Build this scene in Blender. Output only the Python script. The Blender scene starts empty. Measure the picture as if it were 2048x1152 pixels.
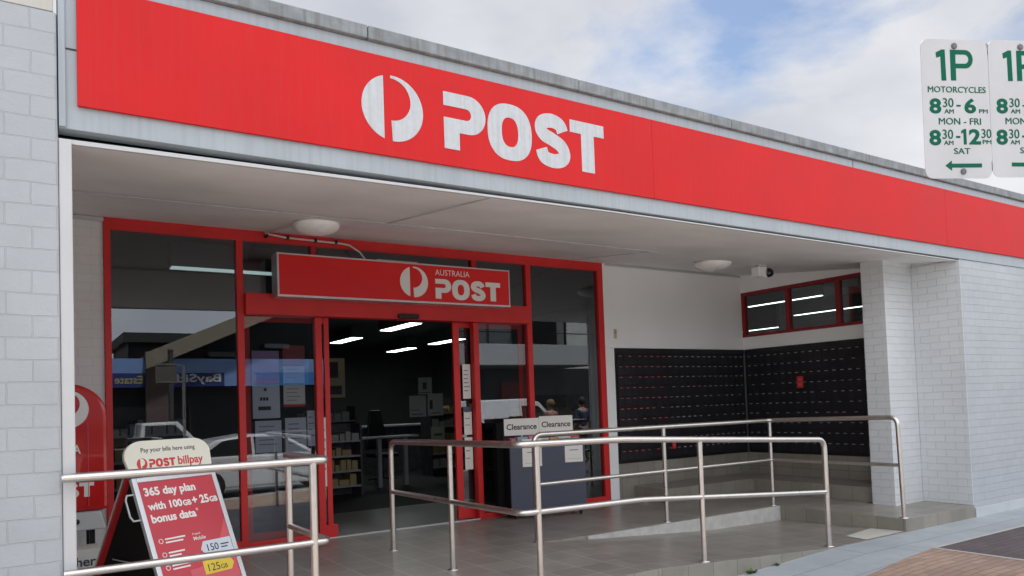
import bpy, bmesh, math, random
from mathutils import Vector, Matrix
R = math.radians
random.seed(7)
SC = bpy.context.scene
COL = SC.collection

# ------------------------------------------------------------------ camera
cam = bpy.data.cameras.new('camera')
cam_o = bpy.data.objects.new('camera', cam); COL.objects.link(cam_o)
r_ = Vector((0.838, -0.545, -0.035)).normalized()
f_ = Vector((0.546, 0.837, 0.039)).normalized()
u_ = r_.cross(f_).normalized(); r_ = f_.cross(u_).normalized()
m3 = Matrix((r_, u_, -f_)).transposed()
cam_o.matrix_world = Matrix.Translation((0, 0, 1.37)) @ m3.to_4x4()
cam.sensor_width = 36.0
cam.lens = 1522.08 * 36 / 2048
cam.shift_y = (749.5 - 576) / 2048
cam.clip_start = 0.05; cam.clip_end = 2000
SC.camera = cam_o

# ------------------------------------------------------------------ world and sun
SUN_EL, SUN_AZ = R(66), R(12)          # azimuth measured from +Y towards +X
wd = bpy.data.worlds.new('World'); SC.world = wd; wd.use_nodes = True
nt = wd.node_tree; N = nt.nodes; L = nt.links
bg = N['Background']; bg.inputs['Strength'].default_value = 0.06
sky = N.new('ShaderNodeTexSky'); sky.sky_type = 'NISHITA'; sky.sun_disc = False
sky.sun_elevation = SUN_EL; sky.sun_rotation = SUN_AZ
sky.air_density = 1.0; sky.dust_density = 1.2; sky.ozone_density = 1.6
tc = N.new('ShaderNodeTexCoord')
mp = N.new('ShaderNodeMapping'); mp.inputs['Scale'].default_value = (1.0, 1.0, 1.9)
mp.inputs['Location'].default_value = (-0.8, 0.9, 1.4)
n1 = N.new('ShaderNodeTexNoise'); n1.inputs['Scale'].default_value = 2.1; n1.inputs['Detail'].default_value = 9; n1.inputs['Roughness'].default_value = 0.56; n1.inputs['Distortion'].default_value = 0.25
cr = N.new('ShaderNodeValToRGB'); cr.color_ramp.elements[0].position = 0.33; cr.color_ramp.elements[1].position = 0.46
n2 = N.new('ShaderNodeTexNoise'); n2.inputs['Scale'].default_value = 3.6; n2.inputs['Detail'].default_value = 7; n2.inputs['Roughness'].default_value = 0.5
cr2 = N.new('ShaderNodeValToRGB')
cr2.color_ramp.elements[0].position = 0.32; cr2.color_ramp.elements[0].color = (4.2, 4.4, 4.9, 1)
cr2.color_ramp.elements[1].position = 0.68; cr2.color_ramp.elements[1].color = (6.3, 6.35, 6.6, 1)
mx = N.new('ShaderNodeMix'); mx.data_type = 'RGBA'
L.new(tc.outputs['Generated'], mp.inputs['Vector'])
L.new(mp.outputs[0], n1.inputs['Vector']); L.new(mp.outputs[0], n2.inputs['Vector'])
L.new(n1.outputs['Fac'], cr.inputs[0]); L.new(n2.outputs['Fac'], cr2.inputs[0])
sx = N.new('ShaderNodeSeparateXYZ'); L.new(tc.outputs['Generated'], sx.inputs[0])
fl = N.new('ShaderNodeMapRange'); fl.interpolation_type = 'SMOOTHSTEP'          # added boost to unseen clouds behind the camera, lights facade and recess
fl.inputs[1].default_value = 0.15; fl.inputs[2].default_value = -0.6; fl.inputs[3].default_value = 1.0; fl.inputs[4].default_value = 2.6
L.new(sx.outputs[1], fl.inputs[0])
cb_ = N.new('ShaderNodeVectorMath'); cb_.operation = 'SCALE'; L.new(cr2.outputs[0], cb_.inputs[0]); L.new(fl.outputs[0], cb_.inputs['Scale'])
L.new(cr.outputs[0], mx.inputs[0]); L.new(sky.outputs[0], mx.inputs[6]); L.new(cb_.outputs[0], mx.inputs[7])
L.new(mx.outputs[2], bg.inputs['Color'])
sl = bpy.data.lights.new('sun', 'SUN'); sl.energy = 4.0; sl.angle = R(4); sl.color = (1, 0.97, 0.92)
so = bpy.data.objects.new('sun', sl); COL.objects.link(so)
sd = Vector((math.sin(SUN_AZ) * math.cos(SUN_EL), math.cos(SUN_AZ) * math.cos(SUN_EL), math.sin(SUN_EL)))
so.rotation_euler = sd.to_track_quat('Z', 'Y').to_euler(); so.location = sd * 40
SC.view_settings.view_transform = 'Standard'; SC.view_settings.look = 'None'
SC.view_settings.exposure = 1.2; SC.view_settings.gamma = 1.0
SC.render.engine = 'CYCLES'
SC.cycles.max_bounces = 10; SC.cycles.transparent_max_bounces = 16

# ------------------------------------------------------------------ materials
MATS = {}
def nmat(name):
    m = bpy.data.materials.new(name); m.use_nodes = True
    return m, m.node_tree.nodes, m.node_tree.links, m.node_tree.nodes['Principled BSDF']
def coords(N, L, mode='obj'):
    t = N.new('ShaderNodeTexCoord')
    if mode == 'obj': return t.outputs['Object']
    s = N.new('ShaderNodeSeparateXYZ'); L.new(t.outputs['Object'], s.inputs[0])
    c = N.new('ShaderNodeCombineXYZ')
    if mode == 'wall':                       # (x+y, z): works on both wall directions
        a = N.new('ShaderNodeMath'); a.operation = 'ADD'; L.new(s.outputs[0], a.inputs[0]); L.new(s.outputs[1], a.inputs[1])
        L.new(a.outputs[0], c.inputs[0]); L.new(s.outputs[2], c.inputs[1])
    return c.outputs[0]
def plain(name, col, rough=0.5, metal=0.0, var=0.06, scale=3.0, bump=0.0, bscale=40.0, spec=0.5, streak=0.0, coat=0.0):
    if name in MATS: return MATS[name]
    m, N, L, P = nmat(name)
    P.inputs['Roughness'].default_value = rough; P.inputs['Metallic'].default_value = metal
    P.inputs['Specular IOR Level'].default_value = spec; P.inputs['Coat Weight'].default_value = coat
    v = coords(N, L)
    n = N.new('ShaderNodeTexNoise'); n.inputs['Scale'].default_value = scale; n.inputs['Detail'].default_value = 6
    L.new(v, n.inputs['Vector'])
    r = N.new('ShaderNodeValToRGB')
    r.color_ramp.elements[0].position = 0.3; r.color_ramp.elements[1].position = 0.7
    r.color_ramp.elements[0].color = tuple(c * (1 - var) for c in col) + (1,)
    r.color_ramp.elements[1].color = tuple(min(1, c * (1 + var)) for c in col) + (1,)
    L.new(n.outputs['Fac'], r.inputs[0]); out = r.outputs[0]
    if streak:
        mpn = N.new('ShaderNodeMapping'); mpn.inputs['Scale'].default_value = (22, 22, 0.9); L.new(v, mpn.inputs[0])
        n3 = N.new('ShaderNodeTexNoise'); n3.inputs['Scale'].default_value = 1.6; n3.inputs['Detail'].default_value = 5; L.new(mpn.outputs[0], n3.inputs[0])
        r3 = N.new('ShaderNodeValToRGB'); r3.color_ramp.elements[0].position = 0.45; r3.color_ramp.elements[1].position = 0.72
        r3.color_ramp.elements[0].color = (0, 0, 0, 1); r3.color_ramp.elements[1].color = (streak, streak, streak, 1)
        L.new(n3.outputs['Fac'], r3.inputs[0])
        mm = N.new('ShaderNodeMix'); mm.data_type = 'RGBA'; L.new(r3.outputs[0], mm.inputs[0]); L.new(out, mm.inputs[6])
        mm.inputs[7].default_value = (0.16, 0.155, 0.14, 1); out = mm.outputs[2]
    L.new(out, P.inputs['Base Color'])
    rr = N.new('ShaderNodeMapRange'); rr.inputs[3].default_value = max(0, rough - 0.08); rr.inputs[4].default_value = min(1, rough + 0.1)
    L.new(n.outputs['Fac'], rr.inputs[0]); L.new(rr.outputs[0], P.inputs['Roughness'])
    if bump:
        b = N.new('ShaderNodeBump'); b.inputs['Strength'].default_value = bump; b.inputs['Distance'].default_value = 0.004
        n4 = N.new('ShaderNodeTexNoise'); n4.inputs['Scale'].default_value = bscale; n4.inputs['Detail'].default_value = 5
        L.new(v, n4.inputs['Vector']); L.new(n4.outputs['Fac'], b.inputs['Height']); L.new(b.outputs[0], P.inputs['Normal'])
    MATS[name] = m; return m
def bricks(name, c1, c2, mortar, bw, bh, ms, mode='wall', off=0.5, rough=0.6, loc=(0, 0), bump=0.6, dist=0.008, wob=0.006, rnd=0.03, spec=0.4, fine=0.25, dirt=0.0):
    m, N, L, P = nmat(name)
    v = coords(N, L, mode)
    nz = N.new('ShaderNodeTexNoise'); nz.inputs['Scale'].default_value = 5; nz.inputs['Detail'].default_value = 3; L.new(v, nz.inputs[0])
    va = N.new('ShaderNodeVectorMath'); va.operation = 'MULTIPLY_ADD'; L.new(nz.outputs['Color'], va.inputs[0])
    va.inputs[1].default_value = (wob, wob, 0); va.inputs[2].default_value = (0, 0, 0)
    vb = N.new('ShaderNodeVectorMath'); vb.operation = 'ADD'; L.new(v, vb.inputs[0]); L.new(va.outputs[0], vb.inputs[1])
    mp = N.new('ShaderNodeMapping'); mp.inputs['Location'].default_value = (loc[0], loc[1], 0); L.new(vb.outputs[0], mp.inputs[0])
    b = N.new('ShaderNodeTexBrick'); b.offset = off; b.squash = 1
    b.inputs['Scale'].default_value = 1; b.inputs['Mortar Size'].default_value = ms; b.inputs['Mortar Smooth'].default_value = 0.35
    b.inputs['Brick Width'].default_value = bw; b.inputs['Row Height'].default_value = bh; b.inputs['Bias'].default_value = 0.0
    b.inputs['Color1'].default_value = c1 + (1,); b.inputs['Color2'].default_value = c2 + (1,); b.inputs['Mortar'].default_value = mortar + (1,)
    L.new(mp.outputs[0], b.inputs['Vector'])
    n = N.new('ShaderNodeTexNoise'); n.inputs['Scale'].default_value = 1.7; n.inputs['Detail'].default_value = 8; n.inputs['Roughness'].default_value = 0.62; L.new(v, n.inputs[0])
    mr = N.new('ShaderNodeMapRange'); mr.inputs[1].default_value = 0.3; mr.inputs[2].default_value = 0.7; mr.inputs[3].default_value = 1 - rnd * 3; mr.inputs[4].default_value = 1 + rnd
    L.new(n.outputs['Fac'], mr.inputs[0])
    mu = N.new('ShaderNodeMix'); mu.data_type = 'RGBA'; mu.blend_type = 'MULTIPLY'; mu.inputs[0].default_value = 1
    L.new(b.outputs['Color'], mu.inputs[6]); L.new(mr.outputs[0], mu.inputs[7]); out = mu.outputs[2]
    if dirt:
        n5 = N.new('ShaderNodeTexNoise'); n5.inputs['Scale'].default_value = 6; n5.inputs['Detail'].default_value = 9; n5.inputs['Roughness'].default_value = 0.7; L.new(v, n5.inputs[0])
        r5 = N.new('ShaderNodeValToRGB'); r5.color_ramp.elements[0].position = 0.54; r5.color_ramp.elements[1].position = 0.75
        r5.color_ramp.elements[1].color = (dirt, dirt, dirt, 1); L.new(n5.outputs['Fac'], r5.inputs[0])
        md = N.new('ShaderNodeMix'); md.data_type = 'RGBA'; L.new(r5.outputs[0], md.inputs[0]); L.new(out, md.inputs[6]); md.inputs[7].default_value = (0.12, 0.11, 0.1, 1); out = md.outputs[2]
    L.new(out, P.inputs['Base Color']); P.inputs['Roughness'].default_value = rough; P.inputs['Specular IOR Level'].default_value = spec
    n2 = N.new('ShaderNodeTexNoise'); n2.inputs['Scale'].default_value = 55; n2.inputs['Detail'].default_value = 4; L.new(v, n2.inputs[0])
    ma = N.new('ShaderNodeMath'); ma.operation = 'MULTIPLY_ADD'; L.new(b.outputs['Fac'], ma.inputs[0]); ma.inputs[1].default_value = -1
    mb_ = N.new('ShaderNodeMath'); mb_.operation = 'MULTIPLY'; L.new(n2.outputs['Fac'], mb_.inputs[0]); mb_.inputs[1].default_value = fine
    L.new(mb_.outputs[0], ma.inputs[2])
    bp = N.new('ShaderNodeBump'); bp.inputs['Strength'].default_value = bump; bp.inputs['Distance'].default_value = dist
    L.new(ma.outputs[0], bp.inputs['Height']); L.new(bp.outputs[0], P.inputs['Normal'])
    MATS[name] = m; return m
def glass(name, tint, refl, rough=0.0):
    m, N, L, P = nmat(name); N.remove(P)
    tr = N.new('ShaderNodeBsdfTransparent'); tr.inputs[0].default_value = tint + (1,)
    gl = N.new('ShaderNodeBsdfGlossy'); gl.inputs['Roughness'].default_value = rough; gl.inputs[0].default_value = (0.9, 0.95, 1, 1)
    lw = N.new('ShaderNodeLayerWeight'); lw.inputs[0].default_value = 0.35
    mr = N.new('ShaderNodeMapRange'); mr.inputs[3].default_value = refl; mr.inputs[4].default_value = 0.9; L.new(lw.outputs['Facing'], mr.inputs[0])
    pw = N.new('ShaderNodeMath'); pw.operation = 'POWER'; L.new(lw.outputs['Facing'], pw.inputs[0]); pw.inputs[1].default_value = 3.0; L.new(pw.outputs[0], mr.inputs[0])
    mx = N.new('ShaderNodeMixShader'); L.new(mr.outputs[0], mx.inputs[0]); L.new(tr.outputs[0], mx.inputs[1]); L.new(gl.outputs[0], mx.inputs[2])
    L.new(mx.outputs[0], N['Material Output'].inputs['Surface']); MATS[name] = m; return m
def emit(name, col, s):
    m, N, L, P = nmat(name); P.inputs['Base Color'].default_value = (0.8, 0.8, 0.8, 1)
    P.inputs['Emission Color'].default_value = col + (1,); P.inputs['Emission Strength'].default_value = s
    MATS[name] = m; return m

WH = (0.475, 0.497, 0.503)
M_brick = bricks('painted_brick', (0.425, 0.455, 0.475), (0.405, 0.435, 0.455), (0.395, 0.422, 0.44), 0.23, 0.1152, 0.004, loc=(0.042, 0.037), bump=0.7, dist=0.007, wob=0.02, rnd=0.035, dirt=0.07, fine=0.45)
M_brick2 = bricks('painted_brick_side', (0.46, 0.49, 0.515), (0.44, 0.47, 0.495), (0.40, 0.425, 0.445), 0.23, 0.0864, 0.004, loc=(0.0, 0.037), bump=0.7, dist=0.007, wob=0.016, rnd=0.03, fine=0.4)
M_brick3 = bricks('painted_brick_pier', (0.66, 0.69, 0.70), (0.64, 0.67, 0.68), (0.58, 0.605, 0.615), 0.23, 0.0864, 0.004, loc=(0.0, 0.037), bump=0.7, dist=0.007, wob=0.016, rnd=0.025, fine=0.4)
M_brickin = bricks('painted_brick_faint', (.78, .78, .77), (0.76, 0.76, 0.75), (0.70, 0.70, 0.69), 0.23, 0.0864, 0.004, loc=(0.0, 0.037), bump=0.3, dist=0.004)
M_tile = bricks('floor_tile', (0.305, 0.278, 0.242), (0.245, 0.225, 0.197), (0.44, 0.42, 0.38), 0.3, 0.3, 0.006, mode='obj', off=0.0, rough=0.34, bump=0.35, dist=0.003, wob=0.0, rnd=0.06, spec=0.5, fine=0.15, dirt=0.25)
M_riser = bricks('riser_tile', (0.30, 0.28, 0.235), (0.255, 0.238, 0.20), (0.15, 0.14, 0.12), 0.3, 0.6, 0.004, mode='wall', off=0.0, rough=0.5, loc=(0.03, 0.3), bump=0.35, dist=0.003, wob=0.0, rnd=0.07, fine=0.2, dirt=0.3)
M_paver = bricks('grey_paver', (0.43, 0.465, 0.485), (0.39, 0.425, 0.445), (0.24, 0.255, 0.265), 1.45, 0.37, 0.006, mode='obj', off=0.3, rough=0.62, loc=(0.15, 0.2), bump=0.5, dist=0.004, wob=0.003, rnd=0.06, fine=0.5, dirt=0.18)
M_terra = bricks('terracotta_brick', (0.46, 0.315, 0.235), (0.37, 0.26, 0.195), (0.24, 0.19, 0.155), 0.23, 0.075, 0.006, mode='obj', rough=0.7, bump=0.6, dist=0.005, wob=0.004, rnd=0.08, fine=0.5, dirt=0.2)
M_dark = bricks('purple_brick', (0.15, 0.115, 0.115), (0.115, 0.09, 0.092), (0.08, 0.07, 0.07), 0.23, 0.075, 0.005, mode='obj', rough=0.7, bump=0.5, dist=0.005, wob=0.004, rnd=0.08, fine=0.5, dirt=0.15)
M_red = plain('red_sign_panel', (0.585, 0.017, 0.018), 0.55, var=0.07, scale=1.3, spec=0.18, streak=0.05, bump=0.12, bscale=3)
M_redf = plain('red_frame_paint', (0.62, 0.024, 0.024), 0.42, var=0.08, scale=2.5, bump=0.1, spec=0.4)
M_signred = plain('red_light_box', (0.72, 0.018, 0.018), 0.4, var=0.04, scale=1.0, spec=0.35)
M_band = plain('blue_grey_board', (0.355, 0.40, 0.43), 0.5, var=0.06, scale=2.2, streak=0.22, bump=0.15, bscale=12)
M_beige = plain('beige_board', (0.50, 0.49, 0.44), 0.6, var=0.05, streak=0.1)
M_cop = plain('weathered_coping', (0.24, 0.26, 0.27), 0.75, var=0.22, scale=9, streak=0.75, bump=0.5, bscale=30)
M_white = plain('white_paint', (0.87, 0.885, 0.88), 0.55, var=0.03, scale=1.4, bump=0.12, bscale=14)
M_soffit = plain('soffit_paint', (0.83, 0.84, 0.83), 0.55, var=0.075, scale=1.6, bump=0.2, bscale=5)
M_trim = plain('trim_white', (0.52, 0.535, 0.54), 0.45, var=0.03)
M_letter = plain('faded_white_letter', (0.52, 0.545, 0.56), 0.55, var=0.05, scale=26, streak=0.22)
M_lettern = plain('white_letter', (0.80, 0.79, 0.76), 0.45, var=0.02)
M_steel = plain('brushed_steel', (0.66, 0.635, 0.60), 0.30, metal=1.0, var=0.05, scale=14, spec=0.5)
M_alu = plain('aluminium', (0.62, 0.63, 0.64), 0.4, metal=0.9, var=0.04)
M_black = plain('black_enamel', (0.007, 0.007, 0.008), 0.35, var=0.2)
M_rubber = plain('black_rubber', (0.02, 0.02, 0.021), 0.7)
M_box = plain('mailbox_enamel', (0.017, 0.0165, 0.02), 0.33, var=0.2, scale=6, spec=0.4)
M_label = plain('label_paper', (0.30, 0.315, 0.33), 0.6, var=.5, scale=7)
M_labelr = plain('label_red', (0.5, 0.10, 0.11), 0.6, var=.4, scale=7)
M_sticker = plain('sticker_red', (0.62, 0.03, 0.03), 0.45)
M_navy = plain('slate_blue_board', (0.062, 0.072, 0.105), 0.5, var=0.06)
M_paper = plain('paper', (0.74, 0.73, 0.68), 0.65, var=0.03)
M_paperblue = plain('paper_blue', (0.42, 0.50, 0.62), 0.6)
M_grey = plain('grey_print', (0.25, 0.25, 0.25), 0.6)
M_ink = plain('black_ink', (0.02, 0.02, 0.022), 0.6)
M_green = plain('sign_green', (0.005, 0.115, 0.066), 0.7, var=0.05, spec=.15)
M_plate = plain('sign_plate', (0.53, 0.525, 0.53), 0.42, var=0.05, scale=8)
M_redink = plain('red_ink', (0.6, 0.03, 0.035), 0.5)
M_poster = plain('poster_red', (0.52, 0.035, 0.055), 0.35, var=0.04, scale=3)
M_poster2 = plain('poster_pink', (0.62, 0.09, 0.115), 0.35, var=0.05, scale=3)
M_yellow = plain('yellow_tag', (0.75, 0.55, 0.05), 0.5)
M_paleblue = plain('pale_blue_tag', (0.60, 0.66, 0.74), 0.5)
M_cream = plain('cream_header', (0.74, 0.73, 0.62), 0.45, var=0.02)
M_opal = plain('opal_glass', (0.92, 0.92, 0.90), 0.25, var=0.02, spec=0.5)
M_pvc = plain('conduit_pvc', (0.66, 0.60, 0.56), 0.5)
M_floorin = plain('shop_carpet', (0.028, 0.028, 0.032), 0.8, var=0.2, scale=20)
M_floortl = plain('shop_entry_tile', (0.14, 0.14, 0.13), 0.4, var=0.1)
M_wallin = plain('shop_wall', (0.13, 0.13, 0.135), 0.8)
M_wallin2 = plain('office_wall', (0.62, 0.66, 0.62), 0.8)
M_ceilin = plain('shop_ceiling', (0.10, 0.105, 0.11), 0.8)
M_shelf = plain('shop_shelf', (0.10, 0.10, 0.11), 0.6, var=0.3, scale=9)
M_shelfl = plain('shelf_edge', (0.42, 0.44, 0.45), 0.5)
M_tube = emit('fluorescent_diffuser', (0.93, 1.0, 0.97), 3.5)
M_tubeoff = emit('office_diffuser', (0.85, 1.0, 0.95), 3.0)
M_tubedim = emit('dim_diffuser', (0.75, 1.0, 0.95), 0.30)
M_pane = glass('shopfront_glass', (0.55, 0.57, 0.60), 0.115)
M_pane2 = glass('window_glass', (0.6, 0.64, 0.63), 0.12)
M_leaf = plain('weed_leaf', (0.085, 0.15, 0.035), 0.6, var=0.3, scale=30)
M_asph = plain('asphalt', (0.28, 0.275, 0.27), 0.85, var=0.2, scale=8, bump=0.6, bscale=90)
M_conc = plain('concrete', (0.33, 0.32, 0.30), 0.8, var=0.1, bump=0.3)
M_ground = plain('earth', (0.12, 0.115, 0.09), 0.9, var=0.25, scale=0.3)
M_pale = plain('pale_paver', (0.55, 0.54, 0.48), 0.6, var=0.08, bump=0.3)
M_line = plain('pale_edging', (0.52, 0.51, 0.48), 0.6, var=0.1)

# ------------------------------------------------------------------ mesh helpers
def link(o, parent=None):
    COL.objects.link(o)
    if parent is not None: o.parent = parent
    return o
class MB:
    def __init__(s): s.v = []; s.f = []; s.sm = []
    def add(s, vs, fs, smooth=False):
        b = len(s.v); s.v += [tuple(p) for p in vs]; s.f += [tuple(b + i for i in f) for f in fs]; s.sm += [smooth] * len(fs); return s
    def box(s, x0, x1, y0, y1, z0, z1, M=None):
        vs = [(x, y, z) for z in (z0, z1) for y in (y0, y1) for x in (x0, x1)]
        if M is not None: vs = [M @ Vector(p) for p in vs]
        return s.add(vs, [(0, 2, 3, 1), (4, 5, 7, 6), (0, 1, 5, 4), (2, 6, 7, 3), (0, 4, 6, 2), (1, 3, 7, 5)])
    def hexa(s, vs):   # 8 verts: bottom ring 0-3, top ring 4-7
        return s.add(vs, [(3, 2, 1, 0), (4, 5, 6, 7), (0, 1, 5, 4), (1, 2, 6, 5), (2, 3, 7, 6), (3, 0, 4, 7)])
    def prism(s, poly, z0, z1, M=None, smooth=False):   # poly in XY, extruded in Z
        n = len(poly); vs = [(x, y, z0) for x, y in poly] + [(x, y, z1) for x, y in poly]
        if M is not None: vs = [M @ Vector(p) for p in vs]
        s.add(vs, [tuple(range(n - 1, -1, -1)), tuple(range(n, 2 * n))])
        b = len(s.v) - 2 * n
        for i in range(n):
            j = (i + 1) % n; s.f.append((b + i, b + j, b + n + j, b + n + i)); s.sm.append(smooth)
        return s
    def tube(s, pts, r, seg=14, cap=True):
        pts = [Vector(p) for p in pts]; n = len(pts); rings = []
        t0 = (pts[1] - pts[0]).normalized()
        ref = Vector((0, 0, 1)) if abs(t0.z) < 0.9 else Vector((1, 0, 0))
        a = t0.cross(ref).normalized()
        for i in range(n):
            if i == 0: t = pts[1] - pts[0]
            elif i == n - 1: t = pts[-1] - pts[-2]
            else: t = (pts[i + 1] - pts[i]).normalized() + (pts[i] - pts[i - 1]).normalized()
            t.normalize(); a = (a - t * a.dot(t)).normalized(); b = t.cross(a)
            rr = r[i] if isinstance(r, (list, tuple)) else r
            rings.append([pts[i] + (a * math.cos(2 * math.pi * k / seg) + b * math.sin(2 * math.pi * k / seg)) * rr for k in range(seg)])
        vs = [p for ring in rings for p in ring]; fs = []
        for i in range(n - 1):
            for k in range(seg):
                k2 = (k + 1) % seg; fs.append((i * seg + k, i * seg + k2, (i + 1) * seg + k2, (i + 1) * seg + k))
        s.add(vs, fs, True)
        if cap:
            s.add(rings[0], [tuple(range(seg - 1, -1, -1))]); s.add(rings[-1], [tuple(range(seg))])
        return s
    def lathe(s, prof, c, axis=(0, 0, 1), seg=28):
        q = Vector((0, 0, 1)).rotation_difference(Vector(axis)); c = Vector(c); vs = []; fs = []; n = len(prof)
        for r, z in prof:
            for k in range(seg):
                a = 2 * math.pi * k / seg; vs.append(c + q @ Vector((r * math.cos(a), r * math.sin(a), z)))
        for i in range(n - 1):
            for k in range(seg):
                k2 = (k + 1) % seg; fs.append((i * seg + k, i * seg + k2, (i + 1) * seg + k2, (i + 1) * seg + k))
        s.add(vs, fs, True); s.add(vs[:seg], [tuple(range(seg - 1, -1, -1))]); s.add(vs[-seg:], [tuple(range(seg))]); return s
    def mesh(s, name):
        me = bpy.data.meshes.new(name); me.from_pydata(s.v, [], s.f)
        me.polygons.foreach_set('use_smooth', s.sm); me.update()
        bm = bmesh.new(); bm.from_mesh(me); bmesh.ops.recalc_face_normals(bm, faces=bm.faces); bm.to_mesh(me); bm.free(); return me
    def build(s, name, mat, parent=None, bevel=0, seg=2):
        me = s.mesh(name); me.materials.append(mat); o = link(bpy.data.objects.new(name, me), parent)
        if bevel:
            b = o.modifiers.new('bevel', 'BEVEL'); b.width = bevel; b.segments = seg; b.limit_method = 'ANGLE'; b.angle_limit = R(40)
        return o
def tag(o, label=None, cat=None, group=None, kind=None):
    if label: o['label'] = label
    if cat: o['category'] = cat
    if group: o['group'] = group
    if kind: o['kind'] = kind
    return o
def thing(name, label, cat, loc=(0, 0, 0), group=None):
    o = bpy.data.objects.new(name, None); COL.objects.link(o); o.location = loc; o.empty_display_size = 0.2
    return tag(o, label, cat, group)
def world_part(o, root):          # parent without moving a mesh built in world coordinates
    o.parent = root; o.matrix_parent_inverse = Matrix.Translation(-Vector(root.location)); return o
class Kit:                        # collects parts of a thing, all in world coordinates
    def __init__(s, root): s.root = root
    def __call__(s, name, mb, mat, bevel=0, parent=None, label=None):
        o = mb.build(name, mat, None, bevel)
        if parent is None: world_part(o, s.root)
        else: o.parent = parent
        if label: o['label'] = label
        return o
def frame(o, u, v):               # 4x4 from origin and two in-plane axes
    u = Vector(u).normalized(); v = Vector(v); v = (v - u * v.dot(u)).normalized(); n = u.cross(v)
    m = Matrix((u, v, n)).transposed().to_4x4(); m.translation = Vector(o); return m
def curve_mesh(c, M):
    o = bpy.data.objects.new('tmp', c); COL.objects.link(o); bpy.context.view_layer.update()
    me = bpy.data.meshes.new_from_object(o.evaluated_get(bpy.context.evaluated_depsgraph_get()))
    bpy.data.objects.remove(o); bpy.data.curves.remove(c)
    return [v.co.copy() for v in me.vertices], [tuple(p.vertices) for p in me.polygons], me
def text(mb, s, M, x, y, h=None, w=None, bold=0.0, t=0.0015, align='L', space=1.0):
    """adds lettering to mb: lower-left of its box at (x, y) in the plane of M; h, w = size of the whole box"""
    c = bpy.data.curves.new('tmp', 'FONT'); c.body = s; c.size = 1; c.offset = bold; c.extrude = 0.5; c.space_character = space; c.resolution_u = 4
    vs, fs, me = curve_mesh(c, M)
    x0 = min(p.x for p in vs); x1 = max(p.x for p in vs); y0 = min(p.y for p in vs); y1 = max(p.y for p in vs)
    sy = h / (y1 - y0) if h else w / (x1 - x0); sx = w / (x1 - x0) if w else sy
    W = (x1 - x0) * sx
    ox = x - (W / 2 if align == 'C' else W if align == 'R' else 0)
    mb.add([M @ Vector(((p.x - x0) * sx + ox, (p.y - y0) * sy + y, (p.z + 0.5) * t)) for p in vs], fs); bpy.data.meshes.remove(me)
    return W
def shape(mb, polys, M, t=0.0015):
    """filled 2D outline(s) with holes, t thick, standing on the plane of M"""
    c = bpy.data.curves.new('tmp', 'CURVE'); c.dimensions = '2D'; c.fill_mode = 'BOTH'; c.extrude = 0.5
    for p in polys:
        sp = c.splines.new('POLY'); sp.points.add(len(p) - 1)
        for q, pt in zip(sp.points, p): q.co = (pt[0], pt[1], 0, 1)
        sp.use_cyclic_u = True
    vs, fs, me = curve_mesh(c, M)
    mb.add([M @ Vector((p.x, p.y, (p.z + 0.5) * t)) for p in vs], fs); bpy.data.meshes.remove(me)
def arc(cx, cy, rx, ry, a0, a1, n=20):
    return [(cx + rx * math.cos(R(a0 + (a1 - a0) * i / n)), cy + ry * math.sin(R(a0 + (a1 - a0) * i / n))) for i in range(n + 1)]
def stroke(pts, w, n=8):
    P = [Vector((p[0], p[1], 0)) for p in pts]; out = []
    Q = [P[0] * 2 - P[1]] + P + [P[-1] * 2 - P[-2]]
    for i in range(1, len(Q) - 2):
        for k in range(n):
            t = k / n; a, b, c, d = Q[i - 1], Q[i], Q[i + 1], Q[i + 2]
            out.append(0.5 * ((2 * b) + (c - a) * t + (2 * a - 5 * b + 4 * c - d) * t * t + (3 * b - a - 3 * c + d) * t ** 3))
    out.append(P[-1]); l = []; r = []
    for i, p in enumerate(out):
        d = (out[min(i + 1, len(out) - 1)] - out[max(i - 1, 0)]).normalized(); nrm = Vector((-d.y, d.x, 0)) * w / 2
        l.append((p + nrm)[:2]); r.append((p - nrm)[:2])
    return l + r[::-1]
def emblem(mb, M, cx, cy, rad, t=0.0015):
    k = rad / 0.221
    def T(p): return [(cx + (x - 2.113) * k, cy + (y - 3.362) * k) for x, y in p]
    a = math.degrees(math.acos((2.113 - 2.047) / 0.221))
    shape(mb, [T(arc(2.113, 3.362, 0.221, 0.221, 180 - a, 180 + a, 30))], M, t)
    a0 = math.degrees(math.acos((2.1 - 2.113) / 0.221))
    shape(mb, [T(arc(2.1, 3.422, 0.143, 0.143, 90, -90, 26) + [(2.106, 3.1415)] + arc(2.113, 3.362, 0.221, 0.221, -a0 + 1, a0, 40))], M, t)
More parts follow.
